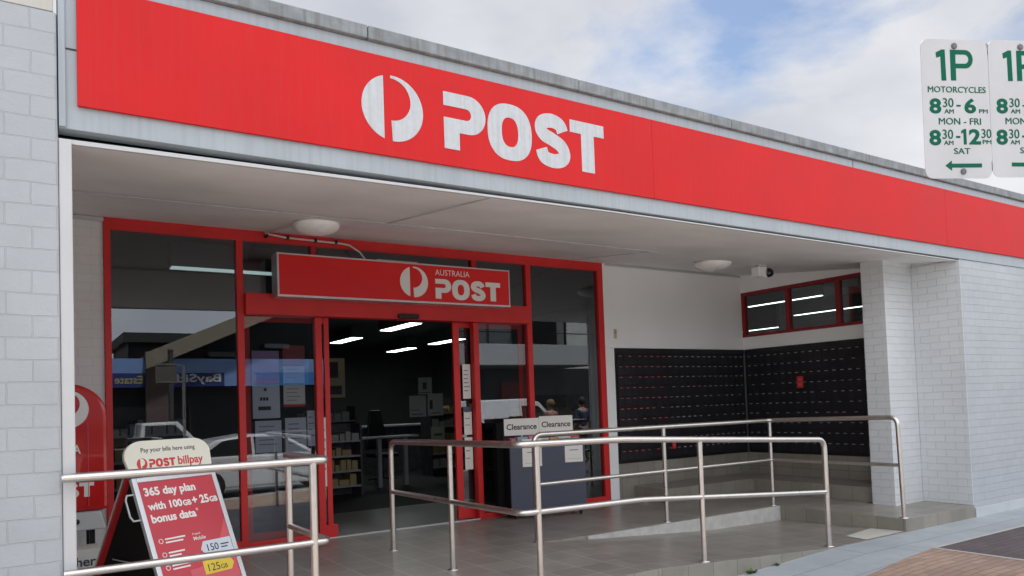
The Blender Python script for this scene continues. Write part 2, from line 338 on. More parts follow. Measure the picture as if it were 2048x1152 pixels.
def post_word(mb, M, x, y, h, t=0.0015, sx=1.0):
    k = h / 0.40
    def T(p): return [(x + (a - 2.494) * k * sx, y + (b - 3.157) * k) for a, b in p]
    P = [(2.494, 3.557)] + arc(2.6935, 3.4185, 0.1385, 0.1385, 90, -90, 18) + [(2.615, 3.28), (2.615, 3.157), (2.494, 3.157), (2.494, 3.377)] + arc(2.672, 3.4185, 0.042, 0.042, -90, 90, 12) + [(2.494, 3.46)]
    shape(mb, [T(P)], M, t)
    def sup(cx, cy, rx, ry, e=2.4, n=48):
        o = []
        for i in range(n):
            a = 2 * math.pi * i / n; c, s = math.cos(a), math.sin(a)
            o.append((cx + rx * math.copysign(abs(c) ** (2 / e), c), cy + ry * math.copysign(abs(s) ** (2 / e), s)))
        return o
    shape(mb, [T(sup(3.040, 3.357, 0.192, 0.209)), T(sup(3.040, 3.357, 0.072, 0.109))], M, t)
    S = [(3.522, 3.437), (3.497, 3.487), (3.425, 3.510), (3.345, 3.492), (3.318, 3.444), (3.345, 3.395), (3.425, 3.365), (3.505, 3.325), (3.535, 3.265), (3.505, 3.220), (3.428, 3.202), (3.345, 3.222), (3.318, 3.282)]
    shape(mb, [T(stroke(S, 0.108))], M, t)
    shape(mb, [T([(3.594, 3.553), (3.594, 3.456), (3.702, 3.456), (3.702, 3.16), (3.828, 3.16), (3.828, 3.456), (3.931, 3.456), (3.931, 3.553)])], M, t)

# ------------------------------------------------------------------ ground
def zp(x):                                    # the footpath falls gently to the left
    return -0.14 - 0.04 * (6.66 - max(x, 0.2)) if x < 6.66 else -0.14
def sheet(name, x0, x1, y0, y1, dz, mat, nx=12, th=0.0):
    mb = MB(); xs = sorted(set([x0 + (x1 - x0) * i / nx for i in range(nx + 1)] + [c for c in (0.2, 6.66) if x0 < c < x1]))
    for a, b in zip(xs, xs[1:]):
        za, zb = zp(a) + dz, zp(b) + dz
        mb.add([(a, y0, za), (b, y0, zb), (b, y1, zb), (a, y1, za)], [(0, 1, 2, 3)])
    return tag(mb.build(name, mat), kind='structure')
g = MB().add([(-400, -400, -0.72), (400, -400, -0.72), (400, 400, -0.72), (-400, 400, -0.72)], [(0, 1, 2, 3)]).build('ground', M_ground); tag(g, kind='structure')
rd = MB().add([(-200, -12.5, -0.58), (200, -12.5, -0.58), (200, 0.45, -0.58), (-200, 0.45, -0.58)], [(0, 1, 2, 3)]).build('road', M_asph); tag(rd, kind='structure')
bpv = MB(); bx_ = [-12, -4, 0.2, 2, 4, 5.2, 6.66, 7.30]
for a, b in zip(bx_, bx_[1:]):
    ya, yb = [max(3.3, 3.965 - 0.125 * (7.3 - q)) for q in (a, b)]
    bpv.add([(a, .75, zp(a) + .004), (b, .75, zp(b) + .004), (b, yb, zp(b) + .004), (a, ya, zp(a) + .004)], [(0, 1, 2, 3)])
tag(bpv.build('brick_paving', M_terra), kind='structure')
sheet('dark_brick_paving', 7.345, 60, 0.75, 3.945, 0.004, M_dark, 4)
sheet('pavement', -12, 60, 0.6, 4.62, 0.0, M_paver, 30)
sheet('paving_edging', 7.30, 60, 3.945, 3.985, 0.006, M_line, 4)
sheet('paving_divider', 7.30, 7.345, 0.75, 3.945, 0.006, M_line, 1)
kb = MB()
for a, b in ((-12, 0.2), (0.2, 6.66), (6.66, 60)):
    kb.hexa([(a, 0.45, -0.7), (b, 0.45, -0.7), (b, 0.6, -0.7), (a, 0.6, -0.7), (a, 0.45, zp(a) + .002), (b, 0.45, zp(b) + .002), (b, 0.6, zp(b) + .002), (a, 0.6, zp(a) + .002)])
tag(kb.build('kerb', M_conc), kind='structure')
fp = MB().box(-200, 200, -17, -12.5, -0.72, -0.42).build('far_pavement', M_conc); tag(fp, kind='structure')

# landing, ramp and steps (tiled)
def two_tone(name, mb, kind='structure'):      # top faces floor tile, the rest riser tile
    me = mb.mesh(name); me.materials.append(M_tile); me.materials.append(M_riser)
    for p in me.polygons: p.material_index = 0 if p.normal.z > 0.7 else 1
    o = link(bpy.data.objects.new(name, me)); b = o.modifiers.new('bevel', 'BEVEL'); b.width = 0.004; b.segments = 2; b.limit_method = 'ANGLE'; b.angle_limit = R(40)
    return tag(o, kind=kind)
lp = [(-0.4, 4.59), (4.34, 4.59), (4.34, 6.2), (7.95, 6.2), (7.95, 4.59), (9.40, 4.59), (9.40, 5.18), (9.57, 5.18), (9.57, 8.04), (-0.4, 8.04)]
two_tone('entrance_landing', MB().prism(lp, -0.6, 0.0))
rmp = MB()
xs = [4.342, 6.66, 7.948]; zf = [0.0, -0.136, -0.132]; zb = [0.0, -0.155, -0.180]
for i in range(2):
    a, b = xs[i], xs[i + 1]
    rmp.hexa([(a, 4.59, -.6), (b, 4.59, -.6), (b, 6.198, -.6), (a, 6.198, -.6), (a, 4.59, zf[i]), (b, 4.59, zf[i + 1]), (b, 6.198, zb[i + 1]), (a, 6.198, zb[i])])
two_tone('entrance_ramp', rmp)
ups = MB(); ux = [4.9, 6.66, 7.946]; uz = [-0.037, -0.155, -0.180]
for i in range(2): ups.hexa([(ux[i], 6.186, uz[i] - .02), (ux[i + 1], 6.186, uz[i + 1] - .02), (ux[i + 1], 6.1985, uz[i + 1] - .02), (ux[i], 6.1985, uz[i] - .02), (ux[i], 6.186, -.006), (ux[i + 1], 6.186, -.006), (ux[i + 1], 6.1985, -.006), (ux[i], 6.1985, -.006)])
tag(ups.build('ramp_kerb', plain('cement_render', (.47, .47, .44), .7, var=.14, scale=9, bump=.4, streak=.08)), kind='structure')
two_tone('entrance_step', MB().box(1.62, 3.02, 4.29, 4.588, -0.6, -0.17))
stp = MB().prism([(7.18, 7.36), (8.87, 7.36), (8.87, 5.48), (9.57, 5.48), (9.57, 8.02), (7.18, 8.02)], 0.001, 0.185)
two_tone('mailbox_step', stp)
tag(MB().add([(7.24, 4.605, -0.130), (7.94, 4.605, -0.1285), (7.94, 4.99, -0.140), (7.30, 4.88, -0.1365)], [(0, 1, 2, 3)]).build('pale_paving', M_pale), kind='structure')

# ------------------------------------------------------------------ the building
B = thing('post_office', 'single storey white painted brick post office with red fascia and recessed glazed entry', 'building', (0, 4.59, 0))
K = Kit(B)
ZS = lambda y: 2.885 + 0.1145 * (y - 4.59)     # underside of the sloping soffit
K('brick_wall', MB().box(-9, 0.195, 4.59, 4.9, -0.7, 3.53), M_brick, 0.012)
K('corner_post', MB().box(0.197, 0.258, 4.60, 4.86, -0.55, 2.86), M_trim, 0.006)
K('parapet_board', MB().box(-9, 0.18, 4.60, 4.88, 3.534, 4.3), M_beige, 0.004)
K('brick_wall', MB().box(9.39, 18, 4.59, 4.85, -0.6, 2.905), M_brick2, 0.006)
K('wall_return', MB().box(9.378, 9.3885, 4.592, 5.179, 0.002, 2.9), M_brick3, 0.002)
K('plinth', MB().box(9.402, 18, 4.576, 4.588, -0.6, -0.03), plain('plinth_paint', (.50, .53, .55), .6, var=.06), 0.006)
K('side_wall', MB().box(9.40, 9.65, 4.852, 5.18, -0.02, 3.1), M_brick3, 0.003)
K('pier', MB().box(8.78, 9.65, 5.182, 5.48, -0.02, 3.1), M_brick3, 0.006)
K('side_wall', MB().box(-0.6, -0.4, 4.9, 8.2, -0.6, 3.4), M_white)
K('back_wall', MB().box(-0.4, 0.695, 8.03, 8.16, -0.1, 3.36), M_brickin)
# fascia
K('fascia_board', MB().box(0.2, 18, 4.60, 4.72, 2.915, 3.795), M_band, 0.003)
K('end_strip', MB().box(0.2, 0.232, 4.585, 4.599, 2.92, 4.2), M_band, 0.003)
K('board_joint', MB().box(0.234, 0.284, 4.596, 4.5995, 3.344, 3.352).box(7.335, 7.339, 4.596, 4.5995, 3.71, 3.79), M_black)
cop = MB(); x = 0.2
while x < 18:
    w = 1.75; cop.box(x, min(18, x + w - 0.006), 4.565, 5.0, 3.797, 3.884); x += w
K('coping', cop, M_cop, 0.006)
# soffit and roof
xs = [0.2, 4.0, 9.39]; zz = [2.848, 2.888, 2.892]
sf = MB()
for i in range(2):
    a, b = (-0.4 if i == 0 else xs[i]), (9.7 if i == 1 else xs[i + 1])
    sf.hexa([(a, 4.64, zz[i]), (b, 4.64, zz[i + 1]), (b, 8.16, 3.285), (a, 8.16, 3.285), (a, 4.64, zz[i] + .018), (b, 4.64, zz[i + 1] + .018), (b, 8.16, 3.32), (a, 8.16, 3.32)])
K('soffit', sf, M_soffit)
tr_ = MB()
for i in range(2):
    a, b = xs[i], xs[i + 1]
    p, q = ((.010, .013), (.003, .006))[i == 1], ((.010, .013), (.003, .006))[1]
    tr_.hexa([(a, 4.612, zz[i] - p[0]), (b, 4.612, zz[i + 1] - q[0]), (b, 4.638, zz[i + 1] - q[0]), (a, 4.638, zz[i] - p[0]), (a, 4.612, zz[i] + p[1]), (b, 4.612, zz[i + 1] + q[1]), (b, 4.638, zz[i + 1] + q[1]), (a, 4.638, zz[i] + p[1])])
K('soffit_trim', tr_, M_trim)
K('cavity_shade', MB().box(-.4, 9.7, 4.80, 4.82, 2.93, 3.55), M_black)  # black sheet standing in for the dark inside the soffit gap
def soff(x, y):
    f = 2.848 + 0.04 * min(1, (x - 0.2) / 3.8) + 0.004 * max(0, min(1, (x - 4) / 5.39))
    return f + (3.285 - f) * (y - 4.64) / 3.52
def strip(p, q, w):
    d = Vector((q[0] - p[0], q[1] - p[1], 0)).normalized(); n = Vector((-d.y, d.x, 0)) * w / 2; o = []
    for dz in (-0.006, 0.001):
        for a, s in ((p, 1), (q, 1), (q, -1), (p, -1)):
            X, Y = a[0] + n.x * s, a[1] + n.y * s; o.append((X, Y, soff(X, Y) + dz))
    return o
js = MB()
for a, b in (((-0.3, 6.46), (2.1, 6.46)), ((2.1, 6.46), (4.0, 6.46)), ((4.0, 6.46), (6.3, 6.46))): js.hexa(strip(a, b, 0.018))
js.hexa(strip((6.2, 8.0), (6.2, 6.47), 0.012)); js.hexa(strip((2.9, 6.45), (2.9, 4.66), 0.012))
K('joint_strip', js, M_trim)
K('cornice_strip', MB().box(-0.4, 0.70, 8.0, 8.028, 3.225, 3.26), M_trim)
K('cornice_strip', MB().box(6.80, 9.545, 7.975, 7.998, 3.235, 3.258), M_trim)
K('roof', MB().hexa([(-9, 5.0, 3.6), (18, 5.0, 3.6), (18, 24, 3.6), (-9, 24, 3.6), (-9, 5.0, 3.7), (18, 5.0, 3.7), (18, 24, 3.9), (-9, 24, 3.9)]), M_alu)
# back wall above the mailboxes and side wall
K('back_wall', MB().box(6.76, 9.57, 8.0, 8.14, 2.10, 3.285).box(6.76, 6.915, 8.0, 8.14, -0.05, 2.098), M_white, 0.003)
K('side_wall', MB().box(9.57, 9.68, 5.482, 8.14, 2.99, 3.40).box(9.57, 9.68, 5.482, 8.14, 2.10, 2.29), M_white, 0.002)
K('tiled_base', MB().box(6.92, 9.568, 8.0, 8.14, 0.0, 0.50).box(9.57, 9.68, 5.482, 7.998, 0.0, 0.50), M_riser, 0.003)
# shopfront
Y0, Y1 = 8.0, 8.09
fr = MB()
fr.box(0.697, 0.755, Y0, Y1, 0.0, 3.27)
fr.box(6.665, 6.757, Y0, Y1, 0.0, 3.27)
fr.box(0.755, 6.665, Y0 + .002, Y1 - .002, 3.155, 3.27)
fr.box(1.897, 1.965, Y0, Y1, 0.0, 3.155)
fr.box(5.48, 5.555, Y0, Y1, 0.0, 3.155)
fr.box(0.755, 1.897, Y0 + .002, Y1 - .002, 0.0, 0.085).box(5.555, 6.665, Y0 + .002, Y1 - .002, 0.0, 0.085)
fr.box(2.677, 2.742, Y0, Y1, 2.61, 3.155).box(4.68, 4.757, Y0, Y1, 2.61, 3.155)
fr.box(2.706, 2.778, Y0, Y1, 0.0, 2.385).box(4.679, 4.752, Y0, Y1, 0.0, 2.385)
fr.box(1.965, 2.706, Y0 + .002, Y1 - .002, 0.0, 0.06).box(4.752, 5.48, Y0 + .002, Y1 - .002, 0.0, 0.06)
F = K('shopfront_frame', fr, M_redf, 0.004)
PY0, PY1 = 8.04, 8.048
def pane(x0, x1, z0, z1, y0=PY0, parent=None):
    return K('pane', MB().add([(x0, y0, z0), (x1, y0, z0), (x1, y0, z1), (x0, y0, z1)], [(0, 1, 2, 3)]), M_pane, 0, parent)
def sub(o, parent): o.parent = parent; o.matrix_parent_inverse = parent.matrix_basis.inverted(); return o
for x0, x1, z0, z1 in ((0.755, 1.897, .085, 3.155), (5.555, 6.665, .085, 3.155), (1.965, 2.677, 2.61, 3.155), (2.742, 4.68, 2.61, 3.155), (4.757, 5.48, 2.61, 3.155), (1.965, 2.706, .06, 2.385), (4.752, 5.48, .06, 2.385)):
    o = MB().add([(x0, PY0, z0), (x1, PY0, z0), (x1, PY0, z1), (x0, PY0, z1)], [(0, 1, 2, 3)]).build('pane', M_pane); o.parent = F
H = K('door_header', MB().box(1.966, 5.479, 7.93, 8.088, 2.387, 2.608), M_redf, 0.006)
K('door_sensor', MB().box(3.645, 3.90, 7.885, 7.929, 2.392, 2.445), M_black, 0.008)
for x0, x1, xl in ((2.835, 2.892, 2.04), (4.447, 4.532, 5.40)):
    mb = MB().box(x0, x1, 8.10, 8.14, 0.012, 2.40)
    a, b = (xl, x0) if xl < x0 else (x1, xl)
    mb.box(a, b, 8.102, 8.138, 0.012, 0.13).box(a, b, 8.102, 8.138, 2.33, 2.40)
    if xl < x0: mb.box(a - .06, a, 8.10, 8.14, .012, 2.40)
    else: mb.box(b, b + .06, 8.10, 8.14, .012, 2.40)
    D = K('sliding_door', mb, M_redf, 0.003)
    o = MB().add([(a, 8.12, .13), (b, 8.12, .13), (b, 8.12, 2.33), (a, 8.12, 2.33)], [(0, 1, 2, 3)]).build('pane', M_pane); o.parent = D
K('threshold', MB().box(2.78, 4.68, 7.975, 8.03, 0.0, 0.012), M_alu, 0.002)
K('door_foot', MB().box(2.70, 2.90, 7.985, 7.999, 0.0, 0.15), M_redf, 0.002)
# high side window above the side mailboxes
sw = MB().box(9.565, 9.65, 5.49, 8.0, 2.935, 2.99).box(9.565, 9.65, 5.49, 8.0, 2.29, 2.335)
sw.box(9.566, 9.65, 7.94, 7.998, 2.335, 2.935)
for y in (7.157, 6.33, 5.55): sw.box(9.566, 9.65, y - .035, y + .035, 2.335, 2.935)
W = K('high_window', sw, plain('maroon_frame', (0.26, 0.012, 0.016), .45), 0.003)
for a, b in ((5.585, 6.295), (6.365, 7.122), (7.192, 7.94)):
    o = MB().add([(9.6, a, 2.335), (9.6, b, 2.335), (9.6, b, 2.935), (9.6, a, 2.935)], [(0, 1, 2, 3)]).build('pane', M_pane2); o.parent = W
# inside
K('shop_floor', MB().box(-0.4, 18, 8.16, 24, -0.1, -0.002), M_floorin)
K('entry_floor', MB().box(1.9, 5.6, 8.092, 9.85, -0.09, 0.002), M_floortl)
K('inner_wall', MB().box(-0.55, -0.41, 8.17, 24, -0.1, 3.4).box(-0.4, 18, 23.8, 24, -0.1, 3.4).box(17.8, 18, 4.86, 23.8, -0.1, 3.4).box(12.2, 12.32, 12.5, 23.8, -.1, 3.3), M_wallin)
K('office_partition', MB().box(9.72, 17.8, 11.9, 12.0, 0, 3.35), M_wallin2)
K('office_wall', MB().box(17.7, 17.79, 4.9, 11.89, 0, 3.31), M_wallin2)
K('office_column', MB().box(12.1, 12.2, 6.2, 7.0, 0, 3.3), M_wallin2)
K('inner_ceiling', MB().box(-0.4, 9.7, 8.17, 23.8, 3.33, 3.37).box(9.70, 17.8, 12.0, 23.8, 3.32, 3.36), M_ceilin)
K('office_ceiling', MB().box(9.70, 17.8, 4.87, 11.99, 3.32, 3.36), plain('office_ceiling', (.5, .54, .51), .8))
K('office_floor', MB().box(9.73, 17.69, 5.0, 11.89, -.001, .006), plain('office_floor', (.30, .30, .28), .6))

# ------------------------------------------------------------------ signs on the building
FM = frame((0, 4.575, 0), (1, 0, 0), (0, 0, 1))
sg = thing('fascia_sign', 'long red sign panel along the roof edge with white round emblem and POST lettering', 'sign', (0.286, 4.575, 3.04)); KS = Kit(sg)
rp = MB()
for a, b in ((0.286, 4.46), (4.462, 9.1), (9.102, 18)): rp.box(a, b, 4.575, 4.597, 3.04, 3.706)
KS('panel', rp, M_red, 0.002)
mb = MB(); emblem(mb, FM, 2.113, 3.362, 0.221, 0.003); KS('emblem', mb, M_letter)
mb = MB(); post_word(mb, FM, 2.494, 3.157, 0.40, 0.003); KS('lettering', mb, M_letter)

ds = thing('door_sign', 'red box sign with white emblem hung above the sliding doors', 'sign', (2.23, 7.72, 2.55)); KS = Kit(ds)
KS('sign_box', MB().box(2.232, 5.055, 7.726, 7.925, 2.552, 3.006), M_alu, 0.004)
KS('panel', MB().box(2.252, 5.036, 7.722, 7.7255, 2.574, 2.988), M_signred)
DM = frame((0, 7.7215, 0), (1, 0, 0), (0, 0, 1))
mb = MB(); emblem(mb, DM, 3.765, 2.787, 0.173, 0.002); KS('emblem', mb, M_lettern)
mb = MB(); post_word(mb, DM, 4.032, 2.612, 0.228, 0.002, sx=1.07); text(mb, 'AUSTRALIA', DM, 4.034, 2.882, h=0.066, w=0.452, bold=-0.004, t=0.002); KS('lettering', mb, M_lettern)
KS('bracket', MB().box(3.42, 3.92, 7.93, 8.0, 3.0, 3.06), M_pvc, 0.003)

# ------------------------------------------------------------------ ceiling lamps, conduit, camera, small fittings
def lamp(x, y, rad, label):
    z = soff(x, y); t = thing('ceiling_lamp', label, 'lamp', (x, y, z), 'dome lamps under the soffit')
    MB().lathe([(rad * .97, 0.02), (rad * .97, -0.02), (rad * .9, -0.024)], (0, 0, 0)).build('lamp_base', M_trim, t)
    pr = [(rad, -0.015)] + [(rad * math.cos(R(a)), -0.022 - 0.092 * math.sin(R(a))) for a in range(0, 86, 8)] + [(0.004, -0.1145)]
    MB().lathe(pr, (0, 0, 0), seg=40).build('lamp_dome', M_opal, t)
lamp(2.385, 6.93, 0.212, 'round white dome lamp above the entrance doors, wired to a conduit')
lamp(7.62, 6.80, 0.24, 'round white dome lamp near the security camera')
cb = thing('conduit', 'thin pale electrical conduit from the soffit lamp to the door sign', 'conduit', (2.13, 7.9, 3.2)); KS = Kit(cb)
KS('pipe', MB().tube([(2.25, 7.05, soff(2.25, 7.05) - .02), (2.20, 7.55, soff(2.2, 7.55) - .02), (2.17, 7.92, soff(2.17, 7.92) - .02), (2.2, 7.955, 3.235), (2.4, 7.965, 3.215), (3.0, 7.965, 3.205), (3.1, 7.95, 3.19), (3.2, 7.90, 3.11), (3.26, 7.86, 3.005)], 0.0105, 10), M_pvc)
cl = MB()
for x_ in (2.2, 2.42, 2.72, 2.95): cl.box(x_ - .012, x_ + .012, 7.94, 7.998, 3.196, 3.236)
KS('clip', cl, M_black, 0.003)
sc_ = thing('security_camera', 'white boxed security camera with dark dome on the soffit', 'camera', (8.42, 6.68, 3.12)); KS = Kit(sc_)
zc = soff(8.42, 6.68)
KS('mount', MB().box(8.31, 8.47, 6.63, 6.74, zc - .027, zc + .01), M_trim, 0.006)
KS('housing', MB().box(8.30, 8.425, 6.62, 6.75, zc - .155, zc - .028).box(8.425, 8.46, 6.61, 6.76, zc - .165, zc - .02), M_white, 0.012)
KS('dome', MB().lathe([(0.062, 0), (0.062, 0.035), (0.058, 0.06), (0.044, 0.085), (0.022, 0.10), (0.002, 0.104)], (8.465, 6.64, zc - .095), (1, -0.75, -0.15)), plain('camera_dome', (0.01, 0.016, 0.035), 0.12))
wp = thing('wall_plate', 'small beige plate on the white wall right of the shopfront', 'plate', (6.93, 7.99, 2.29)); KS = Kit(wp)
KS('plate', MB().box(6.915, 6.965, 7.985, 7.999, 2.23, 2.36), plain('beige_plastic', (0.55, 0.5, 0.38), 0.5), 0.004)
KS('button', MB().box(6.93, 6.95, 7.98, 7.9845, 2.30, 2.33), M_grey, 0.002)

# ------------------------------------------------------------------ private mailboxes: two banks
def bank(name, label, M, wid, cols, red_cols, seed, sticker, z0=0.505, z1=2.095):
    rn = random.Random(seed)
    t = thing(name, label, 'mailboxes', M.translation)
    mb = MB().box(0, wid, 0.012, 0.10, z0, z1, M); KK = Kit(t); KK('cabinet', mb, M_black)
    KK('header_rail', MB().box(0.0, wid, 0.0, 0.011, z1 - .075, z1, M), M_box, 0.002)
    rows = 10; rh = (z1 - .08 - z0 - .045) / rows; cw = (wid - .05) / cols
    cell = []
    for r in range(rows):
        c = 0
        while c < cols:
            span = 2 if rn.random() < 0.07 and c + 1 < cols else 1
            cell.append((r, c, span)); c += span
    def geo(r, c, span):
        x0 = .025 + c * cw + .002; x1 = .025 + (c + span) * cw - .002; b = z0 + .04 + r * rh + .003; tt = b + rh - .006
        return x0, x1, b, tt
    order = sorted(range(len(cell)), key=lambda i: (M @ Vector((cell[i][1] * cw, 0, 1.3)) - Vector((0, 0, 1.37))).length)
    rest = MB(); lab = MB(); labr = MB()
    for k, i in enumerate(order):
        r, c, span = cell[i]; x0, x1, b, tt = geo(r, c, span); j = rn.uniform(0, .0012)
        xm = (x0 + x1) / 2; zt = tt - .022; red = c < red_cols
        slot = (xm - .024, xm + .024, -.0075, -.0055, zt - .005, zt + .005)
        if k < 99:
            d = KK('mailbox_door', MB().box(x0, x1, -.004 - j, .0115, b, tt, M), M_box, 0.0015)
            KK('label_slot', MB().box(*slot, M), M_labelr if red else M_label, 0, d)
        else:
            rest.box(x0, x1, -.004 - j, .0115, b, tt, M); (labr if red else lab).box(*slot, M)
    o = KK('mailbox_door', rest, M_box, 0.0015); o['kind'] = 'stuff'
    if labr.v: KK('label_slot', labr, M_labelr)['kind'] = 'stuff'
    KK('label_slot', lab, M_label)['kind'] = 'stuff'
    return t
MBK = frame((6.918, 7.992, 0), (1, 0, 0), (0, 0, 1)); MBK = Matrix(((1, 0, 0, 6.918), (0, 1, 0, 7.985), (0, 0, 1, 0), (0, 0, 0, 1)))
bank('mailbox_bank', 'black private mailboxes on the back wall beside the red shopfront, red label slots', MBK, 2.64, 22, 8, 3, None)
MSD = Matrix(((0, 1, 0, 9.560), (-1, 0, 0, 7.975), (0, 0, 1, 0), (0, 0, 0, 1)))
bank('mailbox_bank', 'black private mailboxes on the side wall under the high red window', MSD, 2.48, 20, 0, 5, None)
def sticker(x, y, z, axis, label):
    t = thing('red_notice', label, 'notice', (x, y, z), 'red stickers on the mailboxes')
    if axis == 'x': a = MB().box(-.035, .035, -.012, 0, -.085, .085); b = MB().box(-.022, .022, -.0135, -.0125, -.055, -.005).box(-.02, .02, -.0135, -.0125, .025, .06)
    else: a = MB().box(-.012, 0, -.05, .05, -.085, .085); b = MB().box(-.0135, -.0125, -.03, .03, -.055, -.01).box(-.0135, -.0125, -.03, .03, .02, .055)
    a.build('card', M_sticker, t, 0.002); b.build('print', M_poster2, t)
sticker(7.95, 7.976, 0.74, 'x', 'red notice low on the back mailboxes, behind the railing')
sticker(9.551, 6.98, 1.55, 'y', 'red notice on the side mailboxes under the high window')

# ------------------------------------------------------------------ stainless steel railings
def bend(p0, c, p1, r, n=7):
    p0, c, p1 = map(Vector, (p0, c, p1)); a = c + (p0 - c).normalized() * r; b = c + (p1 - c).normalized() * r
    return [a.lerp(c, i / n).lerp(c.lerp(b, i / n), i / n) for i in range(n + 1)]
def path(pts, rad):
    out = [Vector(pts[0])]
    for i in range(1, len(pts) - 1): out += bend(pts[i - 1], pts[i], pts[i + 1], rad)
    return out + [Vector(pts[-1])]
RT, RL, RP = 0.0265, 0.021, 0.0235
def post(K_, x, y, z0, z1):
    o = K_('post', MB().tube([(x, y, z0), (x, y, z1)], RP), M_steel); return o
def flange(K_, x, y, z): K_('floor_flange', MB().lathe([(0.045, 0), (0.045, .006), (.03, .01)], (x, y, z), seg=20), M_steel)
ral = thing('railing', 'steel railing at the brick wall in front of the red sandwich board', 'railing', (0.2, 4.53, 0), 'stainless steel handrails'); KR = Kit(ral)
KR('top_rail', MB().tube([(0.190, 4.53, 1.072), (0.205, 4.53, 1.072)] + path([(0.21, 4.53, 1.072), (1.585, 4.53, 1.072), (1.585, 5.36, 1.072)], 0.06), [0.018, 0.0245] + [0.0245] * 10), M_steel)
KR('lower_rail', MB().tube(path([(0.195, 4.53, 0.585), (1.585, 4.53, 0.582), (1.585, 5.32, 0.582)], 0.06), 0.0215), M_steel)
post(KR, 1.497, 4.53, -0.28, 1.06); post(KR, 1.585, 5.32, 0, 1.06); flange(KR, 1.585, 5.32, 0)

rar = thing('railing', 'steel railing bent round the ramp edge, passing in front of the clearance bin', 'railing', (3.07, 4.65, 0), 'stainless steel handrails'); KR = Kit(rar)
KR('top_rail', MB().tube(path([(3.05, 6.88, 0.0), (3.05, 6.88, 1.049), (3.085, 4.65, 1.073), (4.05, 4.65, 1.06), (6.685, 4.65, 0.916), (6.685, 4.65, -0.135)], 0.10), RT), M_steel)
KR('lower_rail', MB().tube(path([(3.05, 6.87, 0.565), (3.085, 4.65, 0.572), (4.25, 4.65, 0.562), (6.685, 4.65, 0.40)], 0.09), RL + .002), M_steel)
post(KR, 3.067, 5.71, 0, 1.05); post(KR, 3.225, 4.65, -0.25, 1.055); post(KR, 4.94, 4.65, -0.035, 0.995)
for p in ((3.05, 6.88, 0), (3.067, 5.71, 0)): flange(KR, *p)
flange(KR, 4.94, 4.65, -.034); flange(KR, 6.685, 4.65, -.133)

rab = thing('railing', 'rear steel railing between ramp and mailbox platform, turning towards the white pier', 'railing', (6.08, 6.24, 0), 'stainless steel handrails'); KR = Kit(rab)
KR('top_rail', MB().tube(path([(4.31, 6.25, 0.0), (4.31, 6.25, 1.06), (7.90, 6.25, 1.06), (8.01, 4.66, 1.085), (8.01, 4.64, 0.0)], 0.09), 0.0255), M_steel)
KR('lower_rail', MB().tube(path([(4.31, 6.25, 0.565), (7.90, 6.25, 0.567), (8.01, 4.65, 0.567)], 0.05), RL - .001), M_steel)
post(KR, 6.075, 6.25, 0, 1.05); post(KR, 7.897, 6.25, 0, 1.05)
for p in ((4.31, 6.25, 0), (6.075, 6.25, 0), (7.897, 6.25, 0), (8.01, 4.645, 0)): flange(KR, *p)

# ------------------------------------------------------------------ sandwich board
TH = 0.464; U = Vector((math.cos(TH), math.sin(TH), 0)); NN = Vector((math.sin(TH), -math.cos(TH), 0)); A0 = Vector((0.605, 5.376, 0.975))
sb = thing('sandwich_board', 'red A-frame sandwich board advertising a phone plan, cream billpay header on top', 'sandwich board', (0.8, 5.4, 0)); KS = Kit(sb)
vdn = (NN * 0.432 + Vector((0, 0, -1))).normalized(); LEN = 0.965 * math.sqrt(1 + .432 ** 2)
PM = frame(A0 + vdn * LEN, U, -vdn)                 # panel plane: x across, y up, z towards the street
w_ = 0.626
KS('front_panel', MB().box(0.02, w_ - .02, 0.05, LEN, -0.022, -0.004, PM), M_poster, 0.003)
fb = MB().box(0, .034, 0, LEN + .01, -0.026, 0.004, PM).box(w_ - .034, w_, 0, LEN + .01, -0.026, 0.004, PM).box(.035, w_ - .035, .03, .064, -.025, .003, PM).box(.035, w_ - .035, LEN - .022, LEN + .01, -.025, .003, PM)
KS('frame', fb, M_alu, 0.003)
KS('clear_cover', MB().box(.036, w_ - .036, .066, LEN - .024, -.0035, -.002, PM), M_poster, 0)
def pt(poly, mat, name, z=0.0):
    mb = MB(); M2 = PM @ Matrix.Translation((0, 0, -.002 + z)); shape(mb, [poly], M2, 0.0006); return KS(name, mb, mat)
swp = [(.59, LEN - .34)] + [(0.59 - 0.36 * t, LEN - .34 - .30 * t - .10 * math.sin(math.pi * t)) for t in [i / 10 for i in range(1, 11)]] + [(.23, .07), (.59, .07)]
pt(swp, M_poster2, 'poster_swirl')
mb = MB(); M2 = PM @ Matrix.Translation((0, 0, -.0012))
text(mb, '365 day plan', M2, .062, LEN - .135, w=.375, bold=0.034, t=.0008)
wA = text(mb, 'with 100', M2, .062, LEN - .215, w=.245, bold=0.034, t=.0008)
text(mb, 'GB', M2, .313, LEN - .215, h=.040, w=.062, bold=0.034, t=.0008)
text(mb, '+ 25', M2, .385, LEN - .215, h=.06, w=.13, bold=0.034, t=.0008)
text(mb, 'GB', M2, .520, LEN - .215, h=.040, w=.062, bold=0.034, t=.0008)
text(mb, 'bonus data', M2, .062, LEN - .30, w=.325, bold=0.034, t=.0008); text(mb, '*', M2, .392, LEN - .262, h=.022, t=.0008)
KS('headline', mb, M_lettern)
mb = MB()
for k, yy in enumerate((LEN - .42, LEN - .51, LEN - .595)):
    mb.box(.115, .26 - .03 * (k == 1), yy, yy + .010, 0, .0008, M2).box(.115, .24 - .04 * (k == 1), yy - .022, yy - .012, 0, .0008, M2)
    shape(mb, [arc(.085, yy - .003, .016, .016, 0, 342, 18), arc(.085, yy - .003, .012, .012, 0, 342, 18)], M2, .0008)
text(mb, 'Prepaid', M2, .315, LEN - .425, h=.018, t=.0008); text(mb, 'Mobile', M2, .315, LEN - .458, h=.024, bold=.01, t=.0008)
